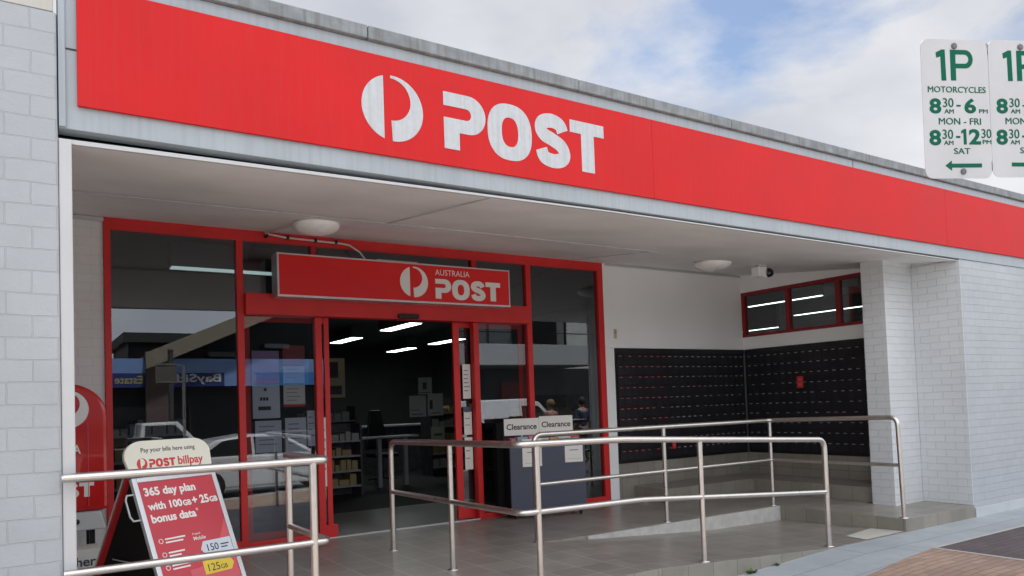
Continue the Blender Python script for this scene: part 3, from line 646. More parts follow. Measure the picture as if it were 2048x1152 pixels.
emblem(mb, M2, .335, .075 + .065, .018, .0008); mb.box(.36, .46, .134, .146, 0, .0008, M2)
KS('small_print', mb, M_lettern)
ty = LEN - .575
pt([(.345, ty + .05), (.375, ty + .1), (.59, ty + .1), (.59, ty), (.375, ty)], M_paleblue, 'price_tag', .001)
pt([(.33, ty - .03), (.535, ty - .03), (.565, ty - .075), (.535, ty - .12), (.33, ty - .12)], M_yellow, 'data_tag', .001)
pt([(.08, .30), (.30, .30), (.33, .26), (.33, .14), (.10, .07), (.06, .10)], M_paleblue, 'card_print', .001)
pt([(.50, .22), (.585, .22), (.585, .15), (.50, .15)], M_paleblue, 'card_print', .001)
mb = MB(); M3 = PM @ Matrix.Translation((0, 0, -.0003)); text(mb, '150', M3, .395, ty + .028, h=.048, bold=.005, t=.0008); mb.box(.50, .565, ty + .055, ty + .063, 0, .0008, M3).box(.50, .55, ty + .035, ty + .043, 0, .0008, M3)
text(mb, '125', M3, .36, ty - .105, h=.05, bold=0, t=.0008); text(mb, 'GB', M3, .455, ty - .105, h=.03, t=.0008)
KS('tag_figures', mb, M_ink)
mb = MB(); emblem(mb, M3, .285, .185, .026, .0008); KS('card_emblem', mb, M_redink)
# header
HM = frame(A0 + Vector((0, 0, .03)) - NN * 0.0, U, Vector((0, 0, 1)) - NN * 0.16)
hp = [(-.012, 0), (-.040, .10)] + arc(.095, .115, .135, .10, 172, 95, 10) + arc(w_ - .165, .115, .135, .10, 85, 8, 10) + [(w_ - .030, .10), (w_ - .028, 0)]
mb = MB().prism(hp, -.012, .012, HM); KS('header_board', mb, M_cream, 0.003)
H2 = HM @ Matrix.Translation((0, 0, .0125))
mb = MB(); text(mb, 'Pay your bills here using', H2, .075, .130, w=.40, bold=.006, t=.0008); KS('header_caption', mb, M_ink)
mb = MB(); emblem(mb, H2, .075, .065, .037, .0008); post_word(mb, H2, .125, .038, .054, .0008, sx=.98); text(mb, 'billpay', H2, .335, .024, w=.195, bold=.022, t=.0008); KS('header_lettering', mb, M_redink)
# rear panel and stay
vr = (-NN * 0.55 + Vector((0, 0, -1))).normalized(); LR = 0.965 * math.sqrt(1 + .55 ** 2)
RM = frame(A0 - NN * .06 + vr * LR, U, -vr)
KS('rear_panel', MB().box(0.041, w_ - .041, .04, LR, -.020, -.008, RM), M_black, 0.003)  # black colour stands in for the shade inside the board
KS('rear_frame', MB().box(0.0, .04, 0, LR, -.028, .0, RM).box(w_ - .04, w_, 0, LR, -.028, .0, RM).box(.041, w_ - .041, 0, .039, -.027, -.001, RM), plain('dark_red_frame', (0.42, 0.012, 0.014), 0.4), 0.004)
KS('rear_edge', MB().box(-.004, -.0005, 0.0, LR, -.028, -.014, RM), M_alu)
hd = [A0 + vdn * t + U * a - NN * .02 for t, a in ((.10, 0.0), (.10, -.045), (.13, -.06), (.24, -.06), (.27, -.045), (.27, 0.0))]
KS('handle', MB().tube(hd, .006, 8), M_trim)
KS('stay', MB().tube([A0 + vdn * .6 + U * .05 - NN * .03, A0 + vr * .6 + U * .05 + NN * .0], .005, 8), M_alu)

# ------------------------------------------------------------------ red street posting box in the corner
pb = thing('posting_box', 'red street posting box with white emblem in the left corner of the entry', 'post box', (0.3, 7.4, 0)); KS = Kit(pb)
bx0, bx1, by0, by1 = 0.02, 0.635, 7.18, 7.72
prof = [(by0, 0.62), (by0, 1.30)] + [(by0 + .20 - .20 * math.cos(R(a)), 1.30 + .36 * math.sin(R(a))) for a in range(10, 91, 10)] + [(by1 - .05, 1.655), (by1, 1.60), (by1, 0.62)]
top = [(bx0, .62), (bx0, 1.40)] + arc((bx0 + bx1) / 2, 1.40, (bx1 - bx0) / 2, .27, 176, 4, 24) + [(bx1, 1.40), (bx1, .62)]
BMx = frame((0, by1, 0), (1, 0, 0), (0, 0, 1))
M_pbred = plain('post_box_red', (0.56, 0.012, 0.012), 0.22, var=0.06, coat=0.4)
KS('box_body', MB().prism(top, 0.0, by1 - by0, BMx, True), M_pbred, 0.03)
KS('front_rim', MB().box(bx0 + .47, bx0 + .475, by0 - .006, by0 - .001, .66, 1.34), M_poster2, 0.001)
FP = frame((0, by0 - .002, 0), (1, 0, 0), (0, 0, 1))
mb = MB(); emblem(mb, FP, .345, 1.455, .155, .002); KS('emblem', mb, M_lettern)
mb = MB(); text(mb, 'AUSTRALIA', FP, .44, 1.09, h=.075, w=.40, bold=.02, t=.002, align='R'); post_word(mb, FP, .075, .735, .12, .002, sx=1.06); KS('lettering', mb, M_lettern)
KS('collar', MB().hexa([(bx0 - .005, 7.12, .47), (bx1 - .02, 7.12, .47), (bx1, 7.72, .47), (bx0, 7.72, .47), (bx0 - .005, 7.14, .618), (bx1 - .06, 7.14, .615), (bx1, 7.74, .618), (bx0, 7.74, .618)]), M_trim, 0.012)
KS('lock', MB().lathe([(.022, 0), (.022, .012), (.006, .014)], (.40, 7.12, .545), (0, -1, 0)), M_black)
for q, w in ((.08, 7.25), (.50, 7.25), (.08, 7.6), (.50, 7.6)): KS('leg', MB().box(q, q + .04, w, w + .05, 0, .47), M_black, 0.003)
ct = thing('carton', 'white printed carton on the floor below the red posting box', 'box', (0.25, 7.0, 0)); KS = Kit(ct)
KS('carton_body', MB().box(-.05, .555, 6.92, 7.22, .0, .345), M_paper, 0.006)
CP = frame((0, 6.9185, 0), (1, 0, 0), (0, 0, 1)); mb = MB(); text(mb, 'other', CP, .52, .215, h=.075, bold=.02, align='R'); mb.box(.40, .50, .178, .188, 0, .0015, CP); KS('print', mb, M_navy)
mb = MB(); text(mb, 'PRIORITIES', CP, .535, .075, h=.05, align='R'); KS('print', mb, plain('orange_ink', (.6, .28, .06), .6))

# ------------------------------------------------------------------ clearance bin
Cu = Vector((0.966, -0.255, 0)).normalized(); CM = frame((4.90, 7.615, 0), Cu, (0, 0, 1))    # x along the front, y up, z to the street
cbn = thing('clearance_bin', 'slate blue clearance bin on castors with paper notices on its front', 'display bin', (5.35, 7.6, 0)); KS = Kit(cbn)
Wb = 0.965
KS('bin_body', MB().box(0, Wb, .075, .93, -.015, 0, CM).box(.0, .018, .075, .93, -.33, -.016, CM).box(Wb - .018, Wb, .075, .93, -.33, -.016, CM).box(.0, Wb, .075, 1.10, -.35, -.331, CM).box(.019, Wb - .019, .075, .80, -.330, -.016, CM), M_navy, 0.004)
KS('black_side', MB().box(-.012, -.001, .08, .92, -.345, -.02, CM).box(-.10, -.013, .08, 1.15, -.345, -.20, CM), plain('matt_black', (0.008, 0.008, 0.009), .85, spec=.15), 0.003)
for x_ in (.06, Wb - .06):
    for z_ in (-.05, -.29): KS('castor', MB().lathe([(.028, -.012), (.034, -.006), (.034, .006), (.028, .012)], CM @ Vector((x_, .036, z_)), Cu, 16).box(x_ - .02, x_ + .02, .045, .075, z_ - .02, z_ + .02, CM), M_rubber)
for i, (x0, y0, x1, y1) in enumerate(((.155, .62, .40, .95), (.70, .645, .935, .925))):
    n = KS('notice', MB().box(x0, x1, y0, y1, .001, .003, CM), M_paper)
    n2 = MB().box(x0 + .06, x1 - .06, (y0 + y1) / 2, (y0 + y1) / 2 + .012, .0035, .004, CM).box(x0 + .03, x1 - .03, y1 - .05, y1 - .046, .0035, .004, CM).box(x0 + .03, x1 - .03, y0 + .04, y0 + .043, .0035, .004, CM).build('print', M_grey); n2.parent = n
for i, (x0, x1, yb, yt, lab) in enumerate(((.0, .452, .99, 1.195, 'white Clearance card, the lower of the two on the bin'), (.455, .90, 1.005, 1.212, 'white Clearance card, the higher of the two on the bin'))):
    t = thing('clearance_card', lab, 'sign', CM @ Vector((x0, yb, -.2))); KC = Kit(t)
    KC('card', MB().box(x0, x1, yb, yt, -.206, -.20, CM), M_paper, 0.001)
    mb = MB(); M2 = CM @ Matrix.Translation((0, 0, -.1995)); text(mb, 'Clearance', M2, (x0 + x1) / 2 + .0, yb + .07, w=(x1 - x0) * .86, bold=.02, align='C'); KC('lettering', mb, M_ink)
    KC('card_holder', MB().box((x0 + x1) / 2 - .01, (x0 + x1) / 2 + .01, .80, yb, -.206, -.2, CM), M_alu)
cols = [(.55, .05, .06), (.25, .42, .55), (.6, .12, .25), (.62, .6, .55), (.55, .3, .1), (.6, .58, .56), (.5, .06, .05)]
xx = .03
for i, c in enumerate(cols):
    w = (.08, .13, .10, .16, .10, .16, .12)[i]; hgt = (.965, .975, .985, .95, .955, .96, .965)[i]
    t = thing('packet', ['red packet at the left end of the clearance bin', 'pale blue packet in the clearance bin', 'pink packet in the clearance bin', 'wide white packet mid clearance bin', 'orange packet in the clearance bin', 'white packet right of the orange one in the bin', 'dark red packet at the right end of the clearance bin'][i], 'packet', CM @ Vector((xx, .8, -.1)), 'goods in the clearance bin')
    Kit(t)('carton', MB().box(xx, xx + w, .801, hgt, -.16, -.06 + .01 * (i % 3), CM), plain('packet_%d' % i, c, .4), .004)
    Kit(t)('label', MB().box(xx + .015, xx + w - .015, .87, hgt - .02, -.0595 + .01 * (i % 3), -.058 + .01 * (i % 3), CM), M_label)
    xx += w + .008

# ------------------------------------------------------------------ papers on the glass
def notice(x0, x1, z0, z1, y, label, mat=M_paper, lines=4, ink=M_grey, grp='papers behind the shopfront glass', bar=None):
    t = thing('notice', label, 'notice', ((x0 + x1) / 2, y, z0), grp); KN = Kit(t)
    KN('sheet', MB().box(x0, x1, y, y + .002, z0, z1), mat)
    mb = MB(); h = z1 - z0
    for k in range(lines):
        zz_ = z1 - h * (.18 + .7 * k / max(1, lines)); mb.box(x0 + (x1 - x0) * .14, x0 + (x1 - x0) * random.uniform(.6, .88), y - .0012, y - .0004, zz_ - h * .02, zz_ + h * .012)
    KN('print', mb, ink)
    if bar: KN('band', MB().box(x0, x1, y - .0014, y - .0004, bar[0], bar[1]), bar[2])
    return t
Yn = 8.052
notice(2.045, 2.325, 1.315, 1.665, Yn, 'tall pale sheet with bank logos in the left side window', M_paleblue, 0)
t = thing('notice', 'red and violet leaflet above the sheet with bank logos', 'notice', (2.2, Yn, 1.7), 'papers behind the shopfront glass'); KN = Kit(t)
KN('sheet', MB().box(2.045, 2.325, Yn, Yn + .002, 1.675, 2.02), plain('violet_leaflet', (.30, .20, .36), .6)); KN('band', MB().box(2.06, 2.31, Yn - .0014, Yn - .0004, 1.69, 1.73), M_redink)
lg = MB(); LM = frame((0, Yn - .0005, 0), (1, 0, 0), (0, 0, 1)); lg.box(2.12, 2.145, Yn - .001, Yn - .0002, 1.50, 1.535).box(2.15, 2.175, Yn - .001, Yn - .0002, 1.50, 1.535).box(2.18, 2.205, Yn - .001, Yn - .0002, 1.50, 1.535).box(2.10, 2.23, Yn - .001, Yn - .0002, 1.40, 1.44).box(2.16, 2.19, Yn - .001, Yn - .0002, 1.60, 1.63)
lt = thing('logo_sticker', 'row of dark bank logos stuck on the tall pale sheet', 'sticker', (2.16, Yn, 1.4)); Kit(lt)('print', lg, M_ink)
notice(2.365, 2.595, 1.43, 1.66, Yn, 'white form with red foot in the left side window', M_paper, 4, bar=(1.43, 1.455, M_redink))
notice(2.365, 2.595, 1.675, 1.86, Yn, 'blue leaflet above the white form', M_paperblue, 3, M_label)
notice(2.365, 2.60, 1.865, 2.08, Yn, 'dark red leaflet topmost in the left side window', plain('maroon_leaflet', (.25, .03, .03), .5), 2, M_redink)
notice(2.065, 2.335, .96, 1.29, Yn, 'pale blue sheet below the bank logos', M_paleblue, 5)
notice(2.375, 2.60, .95, 1.31, Yn, 'pale letter with round blue crest below the white form', M_paleblue, 5)
notice(2.612, 2.695, 1.0, 1.38, Yn, 'narrow pale sheet by the left door jamb', M_paleblue, 4)
notice(4.555, 4.665, 1.46, 1.88, 8.085, 'white sheet topmost in the slot by the right sliding door', M_paper, 6)
notice(4.555, 4.665, 1.02, 1.36, 8.085, 'white sheet with navy band in the slot by the right sliding door', M_paper, 3, bar=(1.30, 1.36, M_navy))
notice(4.555, 4.665, .60, .99, 8.085, 'white sheet lowest in the slot by the right sliding door', M_paper, 3)
notice(2.785, 2.828, .55, 1.30, 8.088, 'long white strip in the slot by the left sliding door', M_paper, 5)

# ------------------------------------------------------------------ inside the shop
def office_light(x0, x1, y0, y1, z, label, mat=M_tube):
    t = thing('office_light', label, 'light', ((x0 + x1) / 2, (y0 + y1) / 2, z), 'fluorescent lights in the shop'); KL = Kit(t)
    KL('tray', MB().box(x0, x1, y0, y1, z, 3.33 if z < 3.3 else z + .03), M_ceilin, 0.003)
    KL('diffuser', MB().box(x0 + .02, x1 - .02, y0 + .02, y1 - .02, z - .012, z - .001), mat)
for x0, x1, y0, y1, lab in ((6.50, 6.80, 13.6, 15.1, 'bright ceiling light nearest above the open doorway'), (6.50, 6.80, 16.7, 18.2, 'ceiling light at upper left of the doorway'), (9.15, 9.45, 16.5, 18.1, 'ceiling light at upper right of the doorway'), (9.15, 9.45, 19.3, 20.8, 'farthest ceiling light through the doorway')):
    office_light(x0, x1, y0, y1, 3.05, lab)
office_light(1.45, 2.75, 9.1, 9.3, 3.05, 'dim greenish light behind the upper left window', M_tubedim)
office_light(11.5, 11.585, 7.9, 9.5, 3.05, 'office light behind the high window, nearest the corner', M_tubeoff)
office_light(13.8, 13.89, 8.2, 10.2, 3.05, 'office light behind the high window, right of the first mullion', M_tubeoff)
office_light(12.9, 12.98, 9.9, 11.4, 2.75, 'lowest office light behind the high window', M_tubeoff)
def shelf_unit(x, y, w, d, h, label, n=4):
    t = thing('shelf_unit', label, 'shelf', (x, y, 0), 'shop shelves'); KL = Kit(t)
    KL('carcass', MB().box(x, x + .03, y, y + d, 0, h).box(x + w - .03, x + w, y, y + d, 0, h).box(x + .03, x + w - .03, y + d - .03, y + d, 0, h), M_shelf)
    for k in range(n):
        z = .15 + k * (h - .2) / n
        s = KL('shelf', MB().box(x + .031, x + w - .031, y, y + d - .031, z, z + .025), M_shelfl)
        mb = MB(); xx = x + .05
        while xx < x + w - .15:
            ww = random.uniform(.06, .16); mb.box(xx, xx + ww, y + .05, y + d - .06, z + .0255, z + .0255 + random.uniform(.08, .2)); xx += ww + .02
        KL('stock', mb, plain('stock_%d' % random.randint(0, 6), random.choice([(.40, .05, .05), (.40, .40, .40), (.08, .14, .30), (.42, .34, .16)]), .6))
shelf_unit(3.55, 11.6, 1.1, .45, 1.15, 'low dark stock shelf left inside the doorway')
shelf_unit(7.3, 12.2, 1.5, .45, 1.2, 'low dark stock shelf right inside the doorway')
shelf_unit(0.4, 10.5, 1.5, .45, 1.5, 'stock shelf behind the tall left window')
shelf_unit(6.2, 9.6, 1.4, .45, 1.5, 'stock shelf behind the right window')
shelf_unit(4.35, 14.1, 1.2, .45, 1.45, 'mid height stock shelf before the service counter', 5)
shelf_unit(6.9, 13.6, 1.3, .45, 1.55, 'tall stock shelf beyond the grey display sheets', 5)
cn = thing('service_counter', 'grey topped service counter deep inside the shop', 'counter', (5.4, 15.2, 0)); KL = Kit(cn)
KL('counter_front', MB().box(4.6, 9.6, 15.2, 15.9, 0, .98), M_shelf, .01); KL('counter_top', MB().box(4.5, 9.7, 15.1, 16.0, .981, 1.02), M_shelfl, .008)
dt = thing('writing_desk', 'thin topped writing desk just inside the doorway', 'desk', (4.9, 12.4, 0)); KL = Kit(dt)
KL('desk_top', MB().box(4.75, 6.0, 12.3, 12.75, .86, .89), M_shelfl, .004); KL('leg', MB().box(5.30, 5.37, 12.5, 12.57, 0, .86), M_shelfl); KL('leg', MB().box(5.80, 5.87, 12.5, 12.57, 0, .86), M_shelfl)
def poster(x0, x1, z0, z1, y, label, fm, inner):
    t = thing('poster', label, 'poster', ((x0 + x1) / 2, y, z0), 'pictures inside the shop'); KL = Kit(t)
    KL('poster_sheet', MB().box(x0, x1, y, y + .015, z0, z1), fm, .002)
    mb = MB()
    for q in inner: mb.box(x0 + (x1 - x0) * q[0], x0 + (x1 - x0) * q[1], y - .003, y - .0005, z0 + (z1 - z0) * q[2], z0 + (z1 - z0) * q[3])
    KL('picture', mb, M_shelf)
poster(4.50, 4.915, 1.60, 2.30, 12.99, 'cream poster with dark box picture left inside the doorway', plain('cream_poster', (.62, .55, .38), .6), ((.1, .7, .5, .9), (.15, .85, .08, .3)))
mb_ = plain('grey_sheet', (.62, .66, .64), .6)
poster(6.16, 6.50, 1.20, 1.60, 12.98, 'grey display sheet, lower left of three', mb_, ((.1, .8, .1, .14), (.1, .6, .3, .33)))
poster(6.54, 6.86, 1.21, 1.63, 12.97, 'grey display sheet, lower right of three', mb_, ((.2, .8, .1, .14), (.1, .3, .3, .7)))
poster(6.36, 6.64, 1.62, 1.94, 12.99, 'grey display sheet, top of three', mb_, ((.3, .6, .3, .7), (.1, .9, .08, .12)))
poster(6.40, 6.68, .74, 1.0, 12.6, 'greenish card standing low in the doorway', plain('green_card', (.5, .55, .38), .6), ((.2, .8, .4, .55),))
poster(7.9, 8.5, 1.9, 2.6, 23.7, 'framed picture far on the rear wall', M_shelf, ((.15, .85, .15, .85),))
poster(11.0, 11.8, 1.8, 2.4, 23.7, 'wide framed picture far on the rear wall', M_shelf, ((.15, .85, .15, .85),))
oc = thing('office_chair', 'dark high backed office chair beyond the desk', 'chair', (5.75, 13.6, 0)); KL = Kit(oc)
KL('backrest', MB().hexa([(5.55, 13.7, .6), (6.05, 13.7, .6), (6.05, 13.78, .6), (5.55, 13.78, .6), (5.68, 13.76, 1.35), (5.92, 13.76, 1.35), (5.92, 13.82, 1.35), (5.68, 13.82, 1.35)]), M_black, .03)
KL('seat', MB().box(5.55, 6.05, 13.25, 13.72, .46, .54), M_black, .03); KL('stem', MB().tube([(5.8, 13.5, .06), (5.8, 13.5, .46)], .03), M_black)
bs = MB()
for k in range(5):
    a = 2 * math.pi * k / 5; bs.tube([(5.8, 13.5, .08), (5.8 + .28 * math.cos(a), 13.5 + .28 * math.sin(a), .035)], .018, 8)
KL('base', bs, M_black)

# ------------------------------------------------------------------ parking signs on the right
def ray(px, py, d):
    x = (px - 1024) / 1522.08; y = -(py - 749.5) / 1522.08
    return Vector((0, 0, 1.37)) + (r_ * x + u_ * y + f_) * d
p_tl, p_bl = ray(1840, 77, 2.1), ray(1852, 357, 2.1)
p_tr = min((ray(1973, 81, 1.95 + .002 * i) for i in range(200)), key=lambda q: abs((q - p_tl).dot(p_tl - p_bl)))
su = (p_tr - p_tl).normalized(); sv = (p_tl - p_bl)
sw_, sh_ = (p_tr - p_tl).length, sv.length
SM = frame(p_bl, su, sv); SM = SM @ Matrix.Identity(4)
def rrect(x0, x1, y0, y1, r): return arc(x1 - r, y1 - r, r, r, 0, 90, 8) + arc(x0 + r, y1 - r, r, r, 90, 180, 8) + arc(x0 + r, y0 + r, r, r, 180, 270, 8) + arc(x1 - r, y0 + r, r, r, 270, 360, 8)
def parking(M, label, moto, left):
    t = thing('parking_sign', label, 'sign', M.translation, 'one hour parking plates'); KP = Kit(t); a, b = sw_, sh_
    KP('plate', MB().prism(rrect(0, a, 0, b, .022), -.0015, 0, M), M_plate, .0006); KP('plate_back', MB().prism(rrect(.001, a - .001, .001, b - .001, .022), -.0028, -.0016, M), plain('dull_alloy', (.16, .15, .14), .6))
    mb = MB()
    X = lambda v: (v - 140) / (612 - 140) * a
    Z = lambda v: b - (v - 90) / (1072 - 90) * b
    shape(mb, [[(X(244), Z(185)), (X(285), Z(163)), (X(308), Z(163)), (X(312), Z(382)), (X(278), Z(382)), (X(276), Z(212)), (X(248), Z(222))]], M, .0007)
    xs0, xs1, zt, zb_ = X(345), X(382), Z(163), Z(380)
    cz = Z(228); ro = zt - cz; xr = X(505) - ro * .9
    Pp = [(xs0, zt)] + arc(xr, cz, ro * .9, ro, 90, -90, 16) + [(xs1, cz - ro), (xs1, zb_), (xs0, zb_)]
    ri = ro * .5
    Pi = [(xs1, cz + ri)] + arc(xr - .003, cz, ri * 1.0, ri, 90, -90, 12) + [(xs1, cz - ri)]
    shape(mb, [Pp, Pi], M, .0007)
    def tx(s, x0, x1, y0, y1, bold=0.0):
        text(mb, s, M, X(x0), Z(y1), h=Z(y0) - Z(y1), w=X(x1) - X(x0), bold=bold, t=.0007)
        if not bold: text(mb, s, M, X(x0) + .0006, Z(y1) + .0003, h=Z(y0) - Z(y1), w=X(x1) - X(x0), t=.0009)
    if moto: tx('MOTORCYCLES', 178, 588, 424, 466)
    tx('8', 185, 268, 508, 616, .035); tx('30', 280, 354, 506, 570); tx('AM', 288, 354, 584, 614); tx('-', 376, 406, 552, 564, .02)
    tx('6', 432, 515, 505, 612, .035); tx('PM', 536, 596, 582, 610)
    tx('MON - FRI', 246, 545, 646, 692)
    tx('8', 175, 258, 730, 840, .035); tx('30', 268, 342, 728, 794); tx('AM', 276, 342, 806, 836); tx('-', 364, 394, 772, 786, .02)
    shape(mb, [[(X(402), Z(735)), (X(424), Z(722)), (X(438), Z(722)), (X(438), Z(832)), (X(417), Z(832)), (X(417), Z(748)), (X(402), Z(756))]], M, .0007); tx('2', 456, 540, 722, 832, .035); tx('30', 546, 616, 722, 786); tx('PM', 552, 614, 800, 828)
    tx('SAT', 345, 460, 858, 900)
    ay = 982; A = [(280, ay), (326, ay - 36), (326, ay - 14), (540, ay - 16), (540, ay + 12), (326, ay + 14), (326, ay + 36)]
    if not left: A = [(820 - x, y) for x, y in A]
    shape(mb, [[(X(x), Z(y)) for x, y in A]], M, .0007)
    KP('lettering', mb, M_green)
    for q in ((375, 138), (405, 1024)): KP('bolt', MB().lathe([(.0085, 0), (.0085, .003), (.005, .005)], M @ Vector((X(q[0]), Z(q[1]), 0)), M.to_3x3() @ Vector((0, 0, 1)), 14), plain('bolt_steel', (.16, .16, .17), .45, metal=.6))
parking(SM, 'white parking plate with green 1P and MOTORCYCLES lettering, arrow pointing left', True, True)
SM2 = SM @ Matrix.Translation((sw_ + .006, .004, -.004))
parking(SM2, 'white parking plate with green 1P, cut off by the picture edge', False, False)
sp = thing('sign_pole', 'galvanised pole and bracket arms carrying the parking plates', 'pole', SM @ Vector((sw_ * 2.5, 0, 0))); KP = Kit(sp)
gp = SM @ Vector((sw_ * 2.5, 0, -.06))
KP('pole', MB().tube([(gp.x, gp.y, zp(gp.x)), (gp.x, gp.y, 2.31)], .026), M_alu)
KP('bracket', MB().box(0.03, sw_ * 2.5, sh_ - .035, sh_ - .005 - .015, -.012, -.0035, SM @ Matrix.Translation((0, 0, -.004))).box(0.03, sw_ * 2.5, .03, .05, -.012, -.0035, SM @ Matrix.Translation((0, 0, -.004))), M_alu)
for yy in (sh_ - .012, .03): KP('spacer', MB().lathe([(.008, 0), (.008, .01)], SM @ Vector((sw_ + .003, yy, -.018)), SM.to_3x3() @ Vector((0, 0, 1)), 8), M_grey)

# ------------------------------------------------------------------ weeds, litter
def weed(x, y, z, n, s, label):
    t = thing('weed', label, 'weed', (x, y, z), 'weeds along the ramp'); mb = MB(); rn = random.Random(int(x * 100))
    for k in range(n):
        a = rn.uniform(0, 6.28); l = s * rn.uniform(.5, 1); w = l * .22; tilt = rn.uniform(.4, 1.3); ox, oy = rn.uniform(-s, s) * .9, rn.uniform(-.25, .1) * s
        d = Vector((math.cos(a) * math.sin(tilt), math.sin(a) * math.sin(tilt) - .2, math.cos(tilt))).normalized(); sd_ = Vector((-d.y, d.x, 0)).normalized() * w
        p = Vector((ox, oy, 0)); mb.add([p, p + d * l * .5 + sd_, p + d * l, p + d * l * .5 - sd_], [(0, 1, 2, 3)])
    mb.build('leaves', M_leaf, t)
weed(5.42, 4.56, zp(5.42), 60, .05, 'larger green weed at the foot of the ramp edge')
weed(5.78, 4.57, zp(5.78), 35, .036, 'smaller green weed further right at the foot of the ramp edge')
lt = thing('crumpled_paper', 'crumpled white paper on the floor by the mailbox step', 'litter', (7.02, 7.62, 0)); me = bpy.data.meshes.new('paper_ball'); bm = bmesh.new(); bmesh.ops.create_icosphere(bm, subdivisions=3, radius=.06)
for v in bm.verts: v.co *= random.uniform(.6, 1.15); v.co.z = max(0, v.co.z * .6 + .03)
bm.to_mesh(me); bm.free(); me.materials.append(M_paper); link(bpy.data.objects.new('paper_ball', me), lt)

# ------------------------------------------------------------------ the other side of the street (seen in the glass)
M_blue = plain('awning_blue', (0.24, 0.38, 0.72), .5, var=.03); M_dkblue = plain('awning_navy', (0.03, 0.05, 0.22), .5, var=.03); M_midblue = plain('awning_midblue', (0.06, 0.22, 0.55), .5)
M_taupe = plain('taupe_fascia', (0.30, 0.26, 0.20), .6); M_dkwall = plain('dark_cladding', (0.07, 0.07, 0.068), .7); M_shopdark = plain('dark_shopfront', (0.018, 0.019, 0.021), .3, var=.3)
M_rend = plain('pale_render', (0.60, 0.62, 0.62), .7); M_rend2 = plain('grey_render', (0.42, 0.44, 0.45), .7); M_winb = plain('opposite_glass', (0.03, 0.035, 0.04), .1); M_pill = plain('brown_brick', (0.13, 0.085, 0.08), .8, var=.2, scale=12)
M_yel = plain('gold_letter', (0.55, 0.47, 0.16), .5)
oa = thing('estate_agency', 'shop across the street with blue awning board and raking roof, seen in the glass', 'building', (6, -16, -.42)); KO = Kit(oa)
KO('shopfront', MB().box(-2, 15, -22, -17.5, -.42, 3.6), M_shopdark)
KO('awning_board', MB().box(-2, 4.15, -16.1, -16, 3.06, 3.62).box(4.95, 12.4, -16.1, -16, 3.06, 3.62), M_blue)
KO('awning_panel', MB().box(-2, 4.15, -16.1, -16, 2.52, 3.058).box(4.95, 7.05, -16.1, -16, 2.52, 3.058), M_dkblue)
KO('awning_panel', MB().box(7.052, 8.3, -16.1, -16, 2.52, 3.058), M_blue); KO('awning_panel', MB().box(8.302, 12.4, -16.1, -16, 2.52, 3.058), M_midblue)
KO('awning', MB().box(-2, 12.4, -17.5, -16.1, 3.0, 3.1), M_dkwall)
KO('pillar', MB().box(4.16, 4.94, -16.2, -15.9, -.42, 3.9), M_pill)
OM = frame((0, -15.998, 0), (-1, 0, 0), (0, 0, 1))
mb = MB(); text(mb, 'BaySide', OM, -6.92, 2.60, h=.42, w=2.0, bold=.02, t=.01); KO('lettering', mb, M_lettern)
mb = MB(); text(mb, 'Real Estate', OM, -4.86, 2.66, h=.30, w=1.76, bold=.01, t=.01); KO('lettering', mb, M_yel)
rf = MB()
def beam(x0, z0, x1, z1, th, y0, y1): rf.hexa([(x0, y0, z0 - th), (x1, y0, z1 - th), (x1, y1, z1 - th), (x0, y1, z0 - th), (x0, y0, z0), (x1, y0, z1), (x1, y1, z1), (x0, y1, z0)])
beam(4.1, 3.80, 14, 8.2, .62, -15.5, -15.3); KO('roof_fascia', rf, M_taupe)
KO('roof', MB().hexa([(4.1, -24, 3.62), (14, -24, 8.0), (14, -15.5, 8.0), (4.1, -15.5, 3.62), (4.1, -24, 3.72), (14, -24, 8.1), (14, -15.5, 8.1), (4.1, -15.5, 3.72)]), M_dkwall)
KO('upper_wall', MB().add([(4.9, -19, 3.6), (14, -19, 3.6), (14, -19, 7.5), (4.9, -19, 3.7)], [(0, 1, 2, 3)]), M_shopdark)
for x0, z0 in ((9.4, 4.3), (7.0, 3.9)): KO('roof_light', MB().box(x0, x0 + 1.1, -18.9, -18.6, z0, z0 + .2), M_rend)
ob = thing('flat_roofed_block', 'dark flat roofed building beyond the estate agency, seen in the glass', 'building', (5, -27, -.4)); KO = Kit(ob)
KO('wall', MB().box(4.8, 13, -34, -27, -.4, 5.2), M_dkwall); KO('roof_slab', MB().box(4.55, 13, -34.4, -26.6, 5.2, 5.7), plain('block_roof', (.05, .05, .05), .7)); KO('window', MB().box(6.2, 12.5, -26.99, -26.9, 4.0, 5.0), M_winb)
oc2 = thing('balcony_building', 'pale two storey building with long balcony across the street, seen in the glass', 'building', (22, -16, -.42)); KO = Kit(oc2)
KO('shopfront', MB().box(16.2, 34, -24, -18.5, -.42, 3.3), M_shopdark); KO('upper_wall', MB().box(16.2, 34, -24, -18.5, 3.3, 8.5), M_rend)
KO('balcony_parapet', MB().box(16.2, 26, -16.2, -16, 3.36, 4.42), M_rend2, .02); KO('balcony_floor', MB().box(16.2, 26, -18.5, -16.2, 3.3, 3.45), M_dkwall)
for x_ in (17.2, 19.6, 22.0, 24.4): KO('balcony_post', MB().box(x_, x_ + .09, -16.15, -16.06, 4.42, 7), M_black)
KO('balcony_rail', MB().box(16.2, 26, -16.13, -16.08, 5.0, 5.05), M_black); KO('window', MB().box(22.6, 25.6, -18.49, -18.4, 4.5, 6.6), M_shopdark); KO('canopy', MB().box(15.9, 26.5, -18.5, -15.6, 7, 7.3), M_rend)
KO('shop_poster', MB().box(21.8, 23.6, -18.49, -18.42, 1.3, 2.6), plain('dim_red', (.16, .03, .03), .6))
